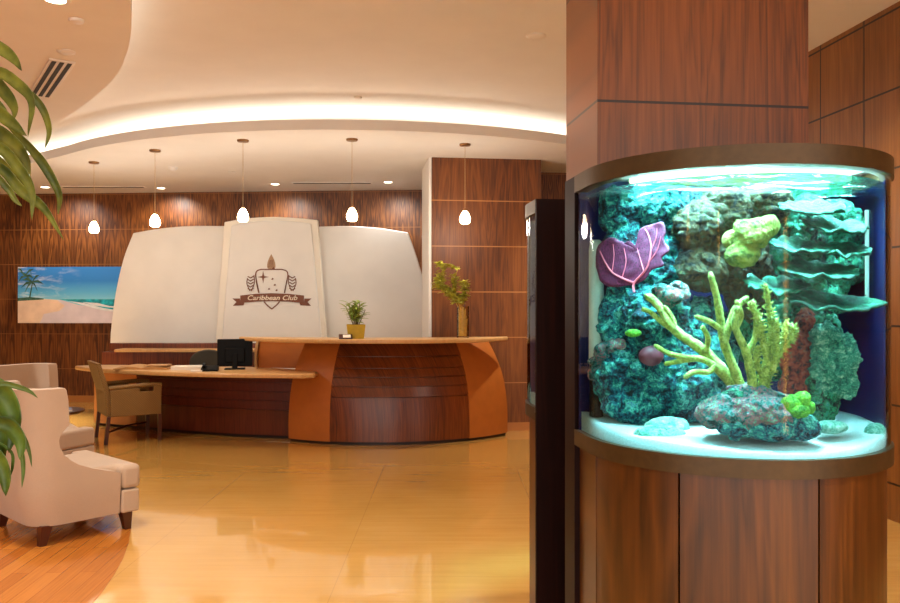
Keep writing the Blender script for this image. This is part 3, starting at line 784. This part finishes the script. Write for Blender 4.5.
for k in range(34):
    a = rnd.uniform(0,2*PI); r = .050*math.sqrt(rnd.random()); ms2.tube([(r*math.cos(a),r*math.sin(a),.022),(r*math.cos(a+.5),r*math.sin(a+.5),rnd.uniform(.2,.34))], .006, 5)
m.build('branch', M['amber'], va, local=True, smooth=True); ms2.build('cut_stems', M['amber'], va, local=True)
thick(ml.build('foliage', M['leaf_vase'], va, local=True, smooth=True))

# ---------------------------------------------------------------- woven guest chair
gc = empty('rattan_chair', (-3.54,8.80,0), math.radians(33), 'woven brown rattan armchair drawn up to the low work surface', 'chair')
def wv(name, mb, bev=.008): return mb.build(name, M['rattan'], gc, local=True, bevel=bev)
hw = .29
m = MB(); m.slab([(-.27,-hw,.29),(-.23,-hw,.29),(-.235,-hw,.55),(-.33,-hw,.86),(-.375,-hw,.86),(-.285,-hw,.55)], (0,2*hw,0)); wv('backrest', m)
wv('seat', MB().box(-.23,.27,-hw+.04,hw-.04,.30,.44), .02)
for s in (-1,1):
    y0, y1 = (s*hw-.02, s*hw+.02)
    m = MB()
    m.slab([(-.235,y0,.29),(.28,y0,.29),(.285,y0,.595),(.2,y0,.60),(.2,y0,.545),(.06,y0,.54),(.06,y0,.585),(-.24,y0,.57)], (0,y1-y0,0))
    wv('arm_panel', m)
    wv('arm_rail', MB().tube([(-.25,s*hw,.59),(.0,s*hw,.605),(.20,s*hw,.612),(.288,s*hw,.605)], .022, 8), 0)
    for x in (-.25,.265):
        MB().slab([(x-.018,s*hw-.018,.292),(x+.018,s*hw-.018,.292),(x+.018,s*hw+.018,.292),(x-.018,s*hw+.018,.292)], (-.03 if x < 0 else 0,0,-.292)).build('leg', M['leg_wood'], gc, local=True)
MB().tube([(-.258,-hw,.13),(.0,0,.15),(.262,hw,.13)], .012, 6).build('stretcher', M['leg_wood'], gc, local=True)

# ---------------------------------------------------------------- lounge armchairs
def armchair():
    rt = empty('armchair', (-2.545,5.26,0), math.radians(48))
    # wrap-around back: at each height a U path between the two sweeping front edges
    te = [(.12,.20),(.20,.20),(.30,.20),(.385,.20),(.40,.16),(.415,.10),(.44,.02),(.475,-.065),(.51,-.115),(.55,-.155),(.60,-.18),(.64,-.184),(.68,-.17),(.705,-.145),(.73,-.122),(.80,-.125),(.88,-.13),(.94,-.14),(.955,-.15)]
    hw_, xr, rc, th = .40, -.37, .165, .085
    def upath(xe, z, off):
        w = hw_-off; r = max(.05, rc-off); x_r = xr+off-.03*max(0,(z-.4))
        if z < .3: w -= .02*(.3-z)/.18; x_r += .05*(.3-z)/.18
        pts = [Vector((xe+(x_r+r-xe)*k/8, -w, z)) for k in range(9)]
        pts += [Vector((x_r+r-r*math.sin(a), -w+r-r*math.cos(a), z)) for a in [PI/2*k/7 for k in range(1,8)]]
        for k in range(1,5): pts.append(Vector((x_r, (-w+r)*(1-2*k/5), z)))
        half = [Vector((p.x,-p.y,p.z)) for p in pts[:16]][::-1]
        return pts+half
    m = MB()
    rows = []
    for z, xe in te:
        o_ = upath(xe, z, 0); i_ = upath(xe-.005, z, th); rows.append(o_+i_[::-1])
    vs = m.grid(rows, True); m._f(vs[0]); 
    n = len(rows[-1])//2
    for k in range(n-1): m._f([vs[-1][k], vs[-1][k+1], vs[-1][2*n-2-k], vs[-1][2*n-1-k]])
    b = m.build('backrest', M['upholstery'], rt, local=True, smooth=True, angle=50, bevel=.018, bseg=3)
    # seat rail and cushion
    def rbox(x0,x1,y0,y1,z0,z1,name,bev):
        return MB().box(x0,x1,y0,y1,z0,z1).build(name, M['upholstery'], rt, local=True, smooth=True, bevel=bev, bseg=4)
    rbox(-.27,.205,-.315,.315,.12,.27,'seat_rail',.02)
    rbox(.207,.325,-.40,.40,.12,.268,'front_rail',.014)
    m = MB(); yw = .40; pts = [(-.28,-.312),(.207,-.312),(.207,-yw),(.335,-yw),(.335,yw),(.207,yw),(.207,.312),(-.28,.312)]
    m.prism(pts, .272, .425); m.build('seat_cushion', M['upholstery'], rt, local=True, smooth=True, bevel=.03, bseg=4)
    for x, y in ((-.24,-.33),(-.24,.33),(.255,-.34),(.255,.34)):
        m = MB(); dx = -.02 if x < 0 else .012
        m.grid([[(x+s*w+dx*q,y+t*w,z) for s,t in ((-1,-1),(1,-1),(1,1),(-1,1))] for w,z,q in ((.02,0,1),(.034,.125,0))], True)
        m.bm.verts.ensure_lookup_table(); vv = list(m.bm.verts); m._f(vv[:4]); m._f(vv[4:])
        m.build('leg', M['leg_wood'], rt, local=True)
    return rt
ac = armchair(); tag(ac, 'large mauve barrel back armchair nearest the viewer at the left edge', 'armchair', 'mauve lounge armchairs')
a2 = copy_tree(ac); a2.location = (-3.50,6.62,0); a2.rotation_euler = (0,0,math.radians(-25))
tag(a2, 'mauve barrel back armchair half hidden behind the nearest armchair', 'armchair', 'mauve lounge armchairs')
st_ = empty('side_table', (-3.98,8.0,0), 0, 'small round dark wood side table behind the armchairs', 'table')
MB().lathe([(.27,.385),(.30,.40),(.30,.415),(.285,.42)], seg=32).build('table_top', M['table_wood'], st_, local=True, smooth=True)
MB().lathe([(.17,0),(.17,.02),(.10,.06),(.09,.2),(.12,.385)], seg=24).build('pedestal', M['table_wood'], st_, local=True, smooth=True)
mg = empty('magazine', (-3.90,7.92,.42), .5, 'magazine with a grey blue cover on the round side table', 'magazine')
MB().box(-.14,.14,-.10,.10,0,.014).build('pages', M['paper'], mg, local=True)
MB().box(-.142,.142,-.102,.102,.0145,.018).build('cover', plain('magazine cover', (120,130,150), .35, .5, 14), mg, local=True)

# ---------------------------------------------------------------- tall plant at the left edge
tp = empty('tall_plant', (-2.02,2.75,0), 0, 'tall leafy green plant whose long leaves hang in at the left edge', 'plant')
MB().lathe([(.14,0),(.17,.05),(.20,.38),(.205,.40),(.18,.40),(.17,.36)], seg=28).build('planter', M['terracotta'], tp, local=True, smooth=True)
MB().lathe([(.172,.35),(.172,.37)], seg=24).build('soil', M['soil'], tp, local=True)
def leafpx(mb, pts, w, d, dd=0, n=5):
    k = len(pts); q = [P(x,y,d+dd*i/(k-1)) for i,(x,y) in enumerate(pts)]
    q = spline(q, n); N = len(q); rows = []
    for i, p in enumerate(q):
        t = i/(N-1); ww = w/F*d*.5*(math.sin(PI*(t*.92+.08))**.75 if i < N-1 else .02)
        tan = (q[min(i+1,N-1)]-q[max(i-1,0)]).normalized(); view = Vector((.25,1,.15)).normalized()
        s = tan.cross(view).normalized(); nr = s.cross(tan).normalized()
        rows.append([p+s*ww-nr*ww*.35, p+s*ww*.5-nr*ww*.08, p, p-s*ww*.5-nr*ww*.08, p-s*ww-nr*ww*.35])
    mb.grid(rows)
m = MB(); d0 = 2.7
stemtop = [(-70,90),(-62,150),(-50,180)]
for pts, w, dd, dz in (
    ([(-46,60),(-18,42),(4,50),(16,60),(22,71)], 13, -.05, 0),
    ([(-50,100),(-14,76),(6,92),(16,108),(14,121)], 14, -.1, .05),
    ([(-50,90),(-6,72),(20,85),(33,103),(28,137)], 12, -.15, -.05),
    ([(8,80),(28,92),(43,108),(50,130),(45,149)], 9, 0, -.1),
    ([(-50,140),(-10,112),(12,122),(27,136)], 15, -.1, -.15),
    ([(-60,120),(-10,128),(14,143),(27,160),(30,183)], 16, -.1, 0),
    ([(6,122),(33,150),(47,168),(60,194),(58,215)], 11, 0, .05),
    ([(-50,150),(-4,146),(20,168),(33,192),(32,220)], 13, -.1, -.1),
    ([(-50,180),(-8,160),(10,172),(25,186)], 13, .1, .1),
    ([(-60,170),(-4,166),(22,190),(45,208),(64,240)], 12, -.1, .02),
    ([(-50,120),(-16,96),(-2,104),(8,112)], 12, 0, .1),
    ([(-40,210),(-10,176),(8,188),(16,200),(22,206)], 8, 0, .12)):
    leafpx(m, pts, w, d0+dz, dd)
thick(m.build('upper_foliage', M['leaf'], tp, smooth=True, angle=0))
m = MB()
for pts, w, dd, dz in (
    ([(-40,400),(-10,386),(8,396),(16,420),(9,453)], 28, -.05, 0),
    ([(-30,396),(0,384),(16,386),(30,391),(38,398)], 6, 0, -.08),
    ([(-20,420),(8,424),(18,432),(23,444),(20,460)], 20, -.05, -.05),
    ([(-10,420),(16,426),(25,438),(30,452),(32,467)], 6, 0, -.02),
    ([(14,432),(22,450),(24,468),(22,488)], 6, 0, 0),
    ([(-40,440),(-6,452),(6,472),(6,496)], 21, 0, .03),
    ([(-40,420),(-10,410),(2,430),(4,462)], 26, 0, .06),
    ([(-4,440),(12,452),(13,466),(10,478)], 4, 0, .03)):
    leafpx(m, pts, w, 2.62+dz, dd)
thick(m.build('lower_foliage', M['leaf_low'], tp, smooth=True, angle=0))
m = MB()
for tx, ty, y0 in ((-45,90,2.7),(-45,150,2.7),(-40,200,2.72),(-36,410,2.64)):
    e = P(tx,ty,y0); m.tube(spline([(-2.02,2.75,.35),(-2.0,2.73,.35+(e.z-.35)*.5),(e.x-.12,e.y,e.z-.06),e],6), .013, 7)
m.build('stem', M['stem'], tp, smooth=True)

# ================================================================== AQUARIUM
RT = .503; ZB, ZBR, ZTR, ZT = .955, 1.01, 1.861, 1.92
VB = .14
def dshape(r, vback, n=40, vfront=None):
    """plan outline of the half round tank: round to the front, straight flanks to vback"""
    a = [(-r, vback)]+[(-r*math.cos(PI*k/n), -r*math.sin(PI*k/n)) for k in range(n+1)]+[(r, vback)]
    return a
def aquarium(label):
    rt = empty('aquarium', C0, YAW, label, 'aquarium', 'half round aquariums on the front column')
    B = lambda mb, nm, mt, **k: mb.build(nm, mt, k.pop('parent', rt), local=True, **k)
    # base: three bowed doors between flat flanks, back carcass
    rb = RT-.012
    def bow(a0, a1, r, z0, z1, th=.03):
        n = 12; pts = [(-r*math.cos(a0+(a1-a0)*k/n), -r*math.sin(a0+(a1-a0)*k/n)) for k in range(n+1)]
        pts += [(-(r-th)*math.cos(a1+(a0-a1)*k/n), -(r-th)*math.sin(a1+(a0-a1)*k/n)) for k in range(n+1)]
        return MB().prism(pts, z0, z1)
    g = .007; cuts = [math.radians(x) for x in (4, 47.5, 94.5, 170)]
    for a0, a1 in zip(cuts, cuts[1:]):
        B(bow(a0+g, a1-g, rb, .06, ZB-.004), 'door', M['cab_wood'], smooth=True)
    B(MB().prism(dshape(rb-.03, VB), .0, ZB-.002), 'carcass', M['kick'])
    for s in (-1,1):
        m = MB(); pts = [(s*rb, VB), (s*rb, -.05), (s*(rb-.028), -.05), (s*(rb-.028), VB)]
        B(m.prism(pts, .0, ZB-.004), 'side_panel', M['cab_wood'])
    # rims
    def ring(r0, r1, z0, z1, nm):
        o_ = dshape(r0, VB+.001); i_ = dshape(r1, VB+.001)
        m = MB(); rows = [[(x,y,z) for x,y in pts] for pts, z in ((o_,z0),(o_,z1),(i_,z1),(i_,z0))]
        m.grid(rows+[rows[0]], False)
        return B(m, nm, M['bronze'], smooth=True, weld=True)
    ring(RT+.008, RT-.03, ZB, ZBR, 'bottom_rim'); ring(RT+.008, RT-.035, ZTR, ZT, 'top_rim')
    B(MB().prism(dshape(RT-.03, VB-.002), ZT-.012, ZT-.002), 'lid', M['kick'])
    B(MB().prism(dshape(RT-.03, VB-.002), ZB+.002, ZB+.02), 'tank_floor', M['kick'])
    # glass: bent sheet with thickness
    o_ = dshape(RT, VB); i_ = dshape(RT-.012, VB)
    m = MB(); rows = [[(x,y,z) for x,y in pts] for pts, z in ((o_,ZBR),(o_,ZTR),(i_,ZTR),(i_,ZBR))]
    m.grid(rows[:2]); m.grid(rows[2:]); B(m, 'glass', M['tank_glass'], smooth=True)
    # backing, blue film wrapping the right flank
    B(MB().box(-.495,.495,.128,VB,ZB+.02,ZT-.012), 'backing', M['tank_blue'])
    rf = RT-.016
    pts = [(rf,.126)]+[(rf*math.cos(a), -rf*math.sin(a)) for a in [math.radians(2.2*k) for k in range(16)]]
    pts += [((rf-.003)*math.cos(a), -(rf-.003)*math.sin(a)) for a in [math.radians(2.2*k) for k in range(15,-1,-1)]]+[(rf-.003,.126)]
    B(MB().prism(pts, ZB+.02, ZT-.03), 'blue_film', M['tank_blue'], smooth=True)
    # timber frame flanking the tank
    B(MB().box(-.510, .510, VB+.002, .27, 0, ZT), 'back_panel', M['shaded_wood'])
    # lamps in the hood
    B(MB().box(-.38,.38,-.22,.10,ZT-.022,ZT-.014), 'reflector', M['hood'])
    for y in (-.15,-.02): B(MB().tube([(-.36,y,ZT-.036),(.36,y,ZT-.036)], .012, 8), 'light_tube', M['tube'])
    # sand and water
    m = MB(); rows = []
    rs = RT-.014
    nr = 14
    out_ = [(x,y) for x,y in dshape(rs, .126, 48)]
    out_ = out_ + [(rs*(1-2*k/12), .126) for k in range(1,12)]
    def sz(x,y): return 1.025+.045*(y+.5)/.62+.010*noise.noise(Vector((x*7,y*7,3)))+.004*noise.noise(Vector((x*30,y*30,1)))
    for k in range(nr+1):
        t = 1-k/nr*.995
        rows.append([(x*t, (y+.15)*t-.15, sz(x*t,(y+.15)*t-.15)) for x,y in out_])
    low = [[(x,y,ZB+.022) for x,y in out_]]
    m.grid(low+rows, True); B(m, 'sand', M['sand'], smooth=True, angle=0)
    rw_ = RT-.0135; ow = dshape(rw_, .125, 48)
    m = MB(); m.grid([[(x,y,ZBR-.02) for x,y in ow],[(x,y,1.838) for x,y in ow]]); wt = B(m, 'water', M['water'], smooth=True)
    m = MB(); rows = []
    ow2 = ow+[(rw_*(1-2*k/12), .125) for k in range(1,12)]
    for k in range(25):
        t = 1-k/24*.995
        r_ = []
        for x,y in ow2:
            X, Y = x*t, (y+.15)*t-.15
            r_.append((X,Y,1.838+.016*noise.noise(Vector((X*6,Y*16,.5)))*min(1,k/3)+.008*noise.noise(Vector((X*14,Y*34,2)))*min(1,k/3)))
        rows.append(r_)
    m.grid(rows, True); B(m, 'water_surface', M['watertop'], smooth=True, angle=0, parent=wt)
    return rt
aq = aquarium('half round lit aquarium with coral reef on the front of the wood column')
aq2 = copy_tree(aq); aq2.location = C0+V*.90; aq2.rotation_euler = (0,0,YAW+PI)
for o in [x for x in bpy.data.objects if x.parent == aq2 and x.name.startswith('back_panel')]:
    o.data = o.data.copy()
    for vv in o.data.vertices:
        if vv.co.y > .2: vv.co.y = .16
tag(aq2, 'second aquarium unit seen edge on behind the front wood column', 'aquarium')
for a, rr in ((aq, YAW), (aq2, YAW+PI)):
    q = Matrix.Rotation(rr, 4, 'Z') @ Vector((0,-.17,0)) + Vector(a.location)
    l = lamp('AREA', 'aquarium_lamp', (q.x,q.y,ZT-.052), (112 if a is aq else 60), (.56,.94,1), .86); l.data.shape = 'ELLIPSE'; l.data.size_y = .52; l.data.spread = math.radians(64); l.rotation_euler = (0,0,rr)

# ---------------------------------------------------------------- reef
def fbm(p, o=4):
    v = 0; a = 1; s = 0
    for _ in range(o): v += a*noise.noise(p); s += a; a *= .55; p = p*2.1
    return v/s
def blob(mb, px, py, d, rx, rz, ry=None, seed=0, rough=.45, sub=5, fine=.5):
    c = P(px,py,d); k = d/F; rx *= k; rz *= k; ry = (ry*k if ry else min(rx,rz)*.8)
    sd = Vector((seed*7.3,seed*3.1,seed*1.7))
    sc = 1.0/max(rx,rz)
    if max(rx,rz) > .07 and sub == 5: sub = 6
    def fn(dr):
        p = Vector((dr.x*rx,dr.y*ry,dr.z*rz))
        kn = noise.voronoi(p*34+sd)[0][0]; kn2 = noise.voronoi(p*85+sd)[0][0]
        n1 = fbm(p*14+sd, 3); n2 = fbm(p*60+sd, 3)
        rid = 1-abs(noise.noise(p*30+sd))*2
        return 1+rough*(n1*.8)+rough*fine*(n2*.5+rid*.10-(kn-.35)*.30-(kn2-.35)*.16)
    mb.ball(c, (rx,ry,rz), sub, fn)
def rockthing(name, label, cat, mat, blobs, group=None, parent=None, lumps=0, **kw):
    m = MB()
    for i, b in enumerate(blobs): blob(m, *b, seed=hash((label, i)) % 97 if False else (len(label)*3+i*5) % 97, **kw)
    rr = random.Random(len(label))
    for k in range(lumps):
        b = rr.choice(blobs); a = rr.uniform(0,2*PI); q = rr.uniform(.2,.95); s_ = rr.uniform(4,9)
        blob(m, b[0]+b[3]*.92*q*math.cos(a), b[1]+b[4]*.92*q*math.sin(a), b[2]-(1-q*q)**.5*min(b[3],b[4])*.8*b[2]/F*.9, s_, s_*rr.uniform(.6,1), s_*.7, seed=k, rough=.6, sub=3, fine=1)
    x, y = XY(blobs[0][0], blobs[0][2])
    z = P(0,blobs[0][1],blobs[0][2]).z
    o = m.build(name, mat, smooth=True, angle=0, loc=(x,y,z))
    return tag(o, label, cat, group)
GR_ = 'live rocks in the aquarium'
rockthing('live_rock', 'teal live rock wall low at the left of the tank below the sea fan', 'rock', M['reef_teal'], [(624,378,2.76,28,40),(668,372,2.74,44,46),(618,320,2.78,20,36),(655,322,2.76,40,40),(700,350,2.78,36,50),(640,405,2.72,34,22),(690,400,2.74,34,24)], GR_, lumps=40)
rockthing('live_rock', 'pale blue green rock at the upper left above the sea fan', 'rock', M['reef_teal'], [(618,212,2.79,20,26),(650,208,2.78,34,24),(624,255,2.77,22,40),(676,215,2.80,30,30),(660,265,2.80,34,40)], GR_, lumps=26)
rockthing('live_rock', 'brown mottled rock in the upper middle of the tank', 'rock', M['reef_brown'], [(698,228,2.72,28,26),(728,212,2.74,30,24),(760,205,2.76,32,22),(700,268,2.72,26,24),(735,262,2.76,34,36),(752,290,2.78,26,40)], GR_, lumps=26)
rockthing('live_rock', 'small pink grey rock between the sea fan and the branching coral', 'rock', M['reef_pink'], [(664,298,2.62,15,13),(678,290,2.64,12,9)], GR_, lumps=14)
rockthing('live_rock', 'pink speckled rock ledge against the left glass below the sea fan', 'rock', M['reef_pink'], [(608,352,2.76,14,12),(601,372,2.78,8,18),(618,345,2.74,12,8)], GR_, lumps=14)
rockthing('live_rock', 'dark green rock mass in the right middle behind the plate corals', 'rock', M['reef_green'], [(806,232,2.80,34,34),(838,226,2.78,26,26),(812,285,2.80,36,40),(780,250,2.82,26,50),(770,330,2.80,34,50),(846,262,2.78,20,24)], GR_, lumps=40)
rockthing('live_rock', 'rust red rock column right of the branching coral', 'rock', M['reef_red'], [(797,362,2.62,16,34),(812,352,2.62,13,16),(792,392,2.62,15,20),(806,330,2.66,12,22)], GR_, lumps=14)
rockthing('live_rock', 'green rock column at the right end of the reef above the sand', 'rock', M['reef_green'], [(820,395,2.62,22,32),(822,340,2.66,18,40),(800,415,2.64,18,16)], GR_, lumps=14)
rockthing('live_rock', 'encrusted pink and teal rock on the sand carrying the branching coral', 'rock', M['reef_pink'], [(728,412,2.46,30,18,26),(760,412,2.44,38,24,28),(745,396,2.48,24,14,22)], GR_, lumps=26)
rockthing('live_rock', 'blue green rubble in front of the coral rock', 'rock', M['reef_teal'], [(796,426,2.42,25,14,20),(770,428,2.40,26,13,18),(738,428,2.41,22,10,14)], GR_, lumps=14)
rockthing('bristle_coral', 'round bristly green coral at the right of the reef', 'coral', M['tip'], [(832,362,2.58,25,30,18),(846,385,2.57,12,14),(824,340,2.60,16,18)], rough=.5, fine=1.3)
rockthing('yellow_sponge', 'mustard yellow sponge hanging in the upper middle of the tank', 'sponge', M['yellow'], [(752,234,2.60,22,16),(742,254,2.61,16,14),(768,226,2.60,12,11),(734,240,2.62,12,10)])
rockthing('lime_coral', 'bright lime green coral tuft right of the branching coral', 'coral', M['lime'], [(792,404,2.38,10,9),(803,400,2.38,9,10),(798,412,2.37,12,7),(808,408,2.38,7,7)], rough=.5, fine=1.0, sub=4)
rockthing('sand_stone', 'flat pale stone on the sand at the front left of the tank', 'stone', M['stone'], [(659,437,2.56,27,13,15),(668,428,2.62,22,12,14)], 'stones on the sand', rough=.25)
rockthing('sand_stone', 'low green stone on the sand right of the reef', 'stone', M['stone'], [(832,427,2.50,17,7,10)], 'stones on the sand', rough=.25)
rockthing('sand_stone', 'pale green stone on the sand at the far right glass', 'stone', M['stone'], [(876,434,2.60,11,11,9)], 'stones on the sand', rough=.3)
rockthing('clam', 'dark maroon clam on the left reef beside a coral branch', 'clam', M['clam'], [(651,356,2.62,12,10,8)], rough=.15, sub=4)
rockthing('coral_polyp', 'small lime polyp on the left reef', 'coral', M['lime'], [(633,333,2.64,8,4,4)], rough=.2, sub=3)

# plate corals: thin ruffled shelves
def plate(px, py, d, w, dep, tilt, lab, seed, tail=0):
    m = MB(); c = P(px,py,d); k = d/F; n = 64; rows = []
    for i in range(9):
        t = i/8; r_ = []
        for j in range(n):
            a = 2*PI*j/n
            rag = 1+.16*noise.noise(Vector((math.cos(a)*2.5+seed, math.sin(a)*2.5, seed)))+.10*noise.noise(Vector((math.cos(a)*7, math.sin(a)*7+seed, 1)))
            if tail: rag += tail*max(0, math.cos(a))**10
            x = math.cos(a)*w*k*t*rag; y = math.sin(a)*dep*k*t*rag
            z = (.02*t*t*noise.noise(Vector((a*2.5 if a < PI else (2*PI-a)*2.5, seed, 0)))+x*tilt*-.3+y*.35 - .022*(1-t)+.004*noise.noise(Vector((x*80,y*80,seed))))
            r_.append(c+Vector((x,y,z)))
        rows.append(r_)
    m.grid(rows, True)
    o = m.build('plate_coral', M['plate'], smooth=True, angle=0, loc=c)
    s = o.modifiers.new('thickness', 'SOLIDIFY'); s.thickness = .007
    tag(o, lab, 'coral', 'plate corals on the right of the reef')
for i, a in enumerate(((812,208,2.62,32,26,-.1,'plate coral nearest the water surface, right of the mustard sponge',1,0),
    (836,226,2.60,30,26,.1,'small plate coral second from the top at the right',2,0),
    (800,246,2.58,30,26,.2,'plate coral just right of the mustard sponge',3,0),
    (842,250,2.56,26,22,-.1,'short plate coral on the right edge of the stack',4,0),
    (818,268,2.54,38,28,.1,'broad plate coral in the middle of the right stack',5,0),
    (776,285,2.58,32,24,0,'plate coral behind the tips of the branching coral',6,0),
    (830,302,2.52,42,26,.15,'lowest plate coral with a long point reaching to the right',7,.28))):
    plate(*a)

# branching coral
bc = empty('branching_coral', P(745,396,2.46), 0, 'large yellow green branching coral on the rock in the tank middle', 'coral')
def branch(pts, w0, w1, d0, d1, spikes=False):
    k = len(pts); q = spline([P(x,y,d0+(d1-d0)*i/(k-1)) for i,(x,y) in enumerate(pts)], 7); N = len(q)
    w0 *= .84; rad = [(w0+(w1-w0)*i/(N-1))/F*2.45*.5*(1+.16*noise.noise(q[i]*60)) for i in range(N)]
    rad[-1] *= .55
    m = MB(); m.tube(q, rad, 10)
    rr = random.Random(int(pts[0][0]*7+pts[-1][1]))
    for i in range(2, N-1):
        for j in range(5 if spikes else 3):
            a = Vector((rr.uniform(-1,1),rr.uniform(-1,.4),rr.uniform(-.3,1))).normalized()
            if spikes: m.tube([q[i]+a*rad[i]*.6, q[i]+a*(rad[i]*.6+.016)], [.0035,.001], 5)
            else: m.ball(q[i]+a*rad[i]*.85, rad[i]*.32, 1)
    return m.build('branch', M['branch'], bc, smooth=True, angle=0)
branch([(746,398),(736,388),(706,353),(675,330),(657,304),(646,295)], 17, 7, 2.47, 2.56)
branch([(680,334),(662,322),(650,312),(642,309)], 8, 5, 2.52, 2.57)
branch([(722,372),(704,360),(683,357),(668,353),(654,345)], 9, 5, 2.46, 2.54)
branch([(700,358),(680,361),(664,364)], 7, 5, 2.49, 2.52)
branch([(744,394),(736,374),(724,342),(718,304),(710,272)], 13, 6, 2.48, 2.45)
branch([(724,344),(730,322),(736,308),(748,297)], 9, 6, 2.46, 2.44)
branch([(722,330),(710,322),(695,316)], 7, 5, 2.46, 2.43)
branch([(750,398),(752,380),(746,352),(735,326),(738,306)], 12, 6, 2.45, 2.40)
branch([(758,398),(764,376),(770,345),(771,322),(765,283)], 11, 5, 2.45, 2.42, True)
branch([(768,362),(762,338),(758,320),(749,302)], 9, 5, 2.44, 2.40, True)
branch([(760,398),(768,379),(780,350),(787,320)], 9, 5, 2.46, 2.43, True)
branch([(772,372),(777,345),(776,318)], 8, 5, 2.44, 2.40, True)
branch([(716,366),(708,372),(694,372),(684,378)], 8, 5, 2.46, 2.44)
branch([(736,328),(741,316),(736,300)], 7, 5, 2.43, 2.41)
branch([(747,352),(755,338),(756,318),(752,300)], 8, 5, 2.44, 2.42)
branch([(706,353),(708,338),(702,326)], 7, 5, 2.49, 2.47)
branch([(764,378),(756,362),(757,346)], 8, 5, 2.44, 2.42, True)
branch([(780,352),(790,340),(794,326)], 7, 4, 2.45, 2.43, True)
branch([(675,330),(672,318),(664,306)], 7, 5, 2.52, 2.53)
m = MB(); blob(m, 748,398,2.455, 28,12,14, seed=5, rough=.4); m.build('base', M['reef_green'], bc, smooth=True, angle=0)

# sea fan
sf = empty('sea_fan', P(633,284,2.62), 0, 'purple sea fan with pink veins at the upper left of the tank', 'sea fan')
ol = c2([(633,285),(610,287),(598,275),(597,250),(604,241),(613,238),(622,244),(630,241),(636,245),(640,230),(648,226),(655,224),(663,222),(666,232),(664,240),(670,250),(662,258),(664,266),(652,270),(645,280),(633,285)], 3)[:-1]
cx_ = sum(p[0] for p in ol)/len(ol); cy_ = sum(p[1] for p in ol)/len(ol)
m = MB(); rows = []
for k in range(13):
    t = 1-k/12*.98
    r_ = []
    for i, (x,y) in enumerate(ol):
        jag = 1+.03*noise.noise(Vector((i*.9,3,0))) if k == 0 else 1
        X = cx_+(x-cx_)*t*jag; Y = cy_+(y-cy_)*t*jag
        r_.append(P(X,Y,2.645-.003*(X-634)-.0009*(Y-255)+.006*noise.noise(Vector((X*.12,Y*.12,0)))))
    rows.append(r_)
m.grid(rows, True)
o = m.build('fan_web', M['fan'], sf, smooth=True, angle=0); s = o.modifiers.new('thickness', 'SOLIDIFY'); s.thickness = .004
m = MB()
def vein(pts, w): 
    q = spline([P(x,y,2.638-.003*(x-634)-.0009*(y-255)) for x,y in pts], 5); m.tube(q, [w/F*2.55*(1-.6*i/len(q)) for i in range(len(q))], 6)
vein([(634,292),(634,283),(644,272),(649,262),(651,246),(648,234),(645,229)], 1.3)
vein([(634,283),(622,278),(612,272),(605,262),(600,251)], 1.3)
for pts in ([(649,262),(657,250),(661,236)], [(644,272),(640,258),(637,248)], [(612,272),(614,256),(613,244)], [(622,278),(626,262),(624,248)], [(651,250),(656,238),(657,228)]): vein(pts, .6)
m.build('vein', M['vein'], sf, smooth=True)

# white overflow pipe in the left corner
q = C0+U*(-.455)+V*.06
pi_ = empty('overflow_pipe', (q.x,q.y,1.05), YAW, 'white overflow pipe standing in the left corner of the tank', 'pipe')
MB().lathe([(.024,0),(.024,.20),(.022,.205)], seg=18).build('black_foot', M['black'], pi_, local=True, smooth=True)
MB().lathe([(.026,.206),(.026,.60),(.022,.625),(.012,.635)], seg=18).build('tube', M['pipe'], pi_, local=True, smooth=True)
q = C0+U*(.437)+V*(-.13)
o = MB().lathe([(.007,0),(.007,.33)], (q.x,q.y,1.45), 10).build('airline_tube', M['pipe'], smooth=True, loc=(q.x,q.y,1.45))
tag(o, 'thin white vertical tube at the right side of the tank', 'tube')

# ================================================================== LIGHT AND CAMERA
w = bpy.data.worlds.new('world'); SC.world = w; w.use_nodes = True
w.node_tree.nodes['Background'].inputs[0].default_value = (1,.98,.94,1)
w.node_tree.nodes['Background'].inputs[1].default_value = 1.25

cam = bpy.data.cameras.new('camera'); cam.sensor_width = 36; cam.lens = 36*F/900; cam.shift_y = (HZ-301.5)/900; cam.clip_start = .05
co = bpy.data.objects.new('camera', cam); link(co); co.location = (0,0,CH); co.rotation_euler = (PI/2,0,0)
SC.camera = co
SC.view_settings.view_transform = 'Standard'; SC.view_settings.look = 'None'; SC.view_settings.gamma = 1
SC.view_settings.use_curve_mapping = False; SC.view_settings.exposure = .88
SC.cycles.transparent_max_bounces = 24; SC.cycles.max_bounces = 8; SC.cycles.sample_clamp_indirect = 6
SC.cycles.use_denoising = True
bpy.context.view_layer.update()
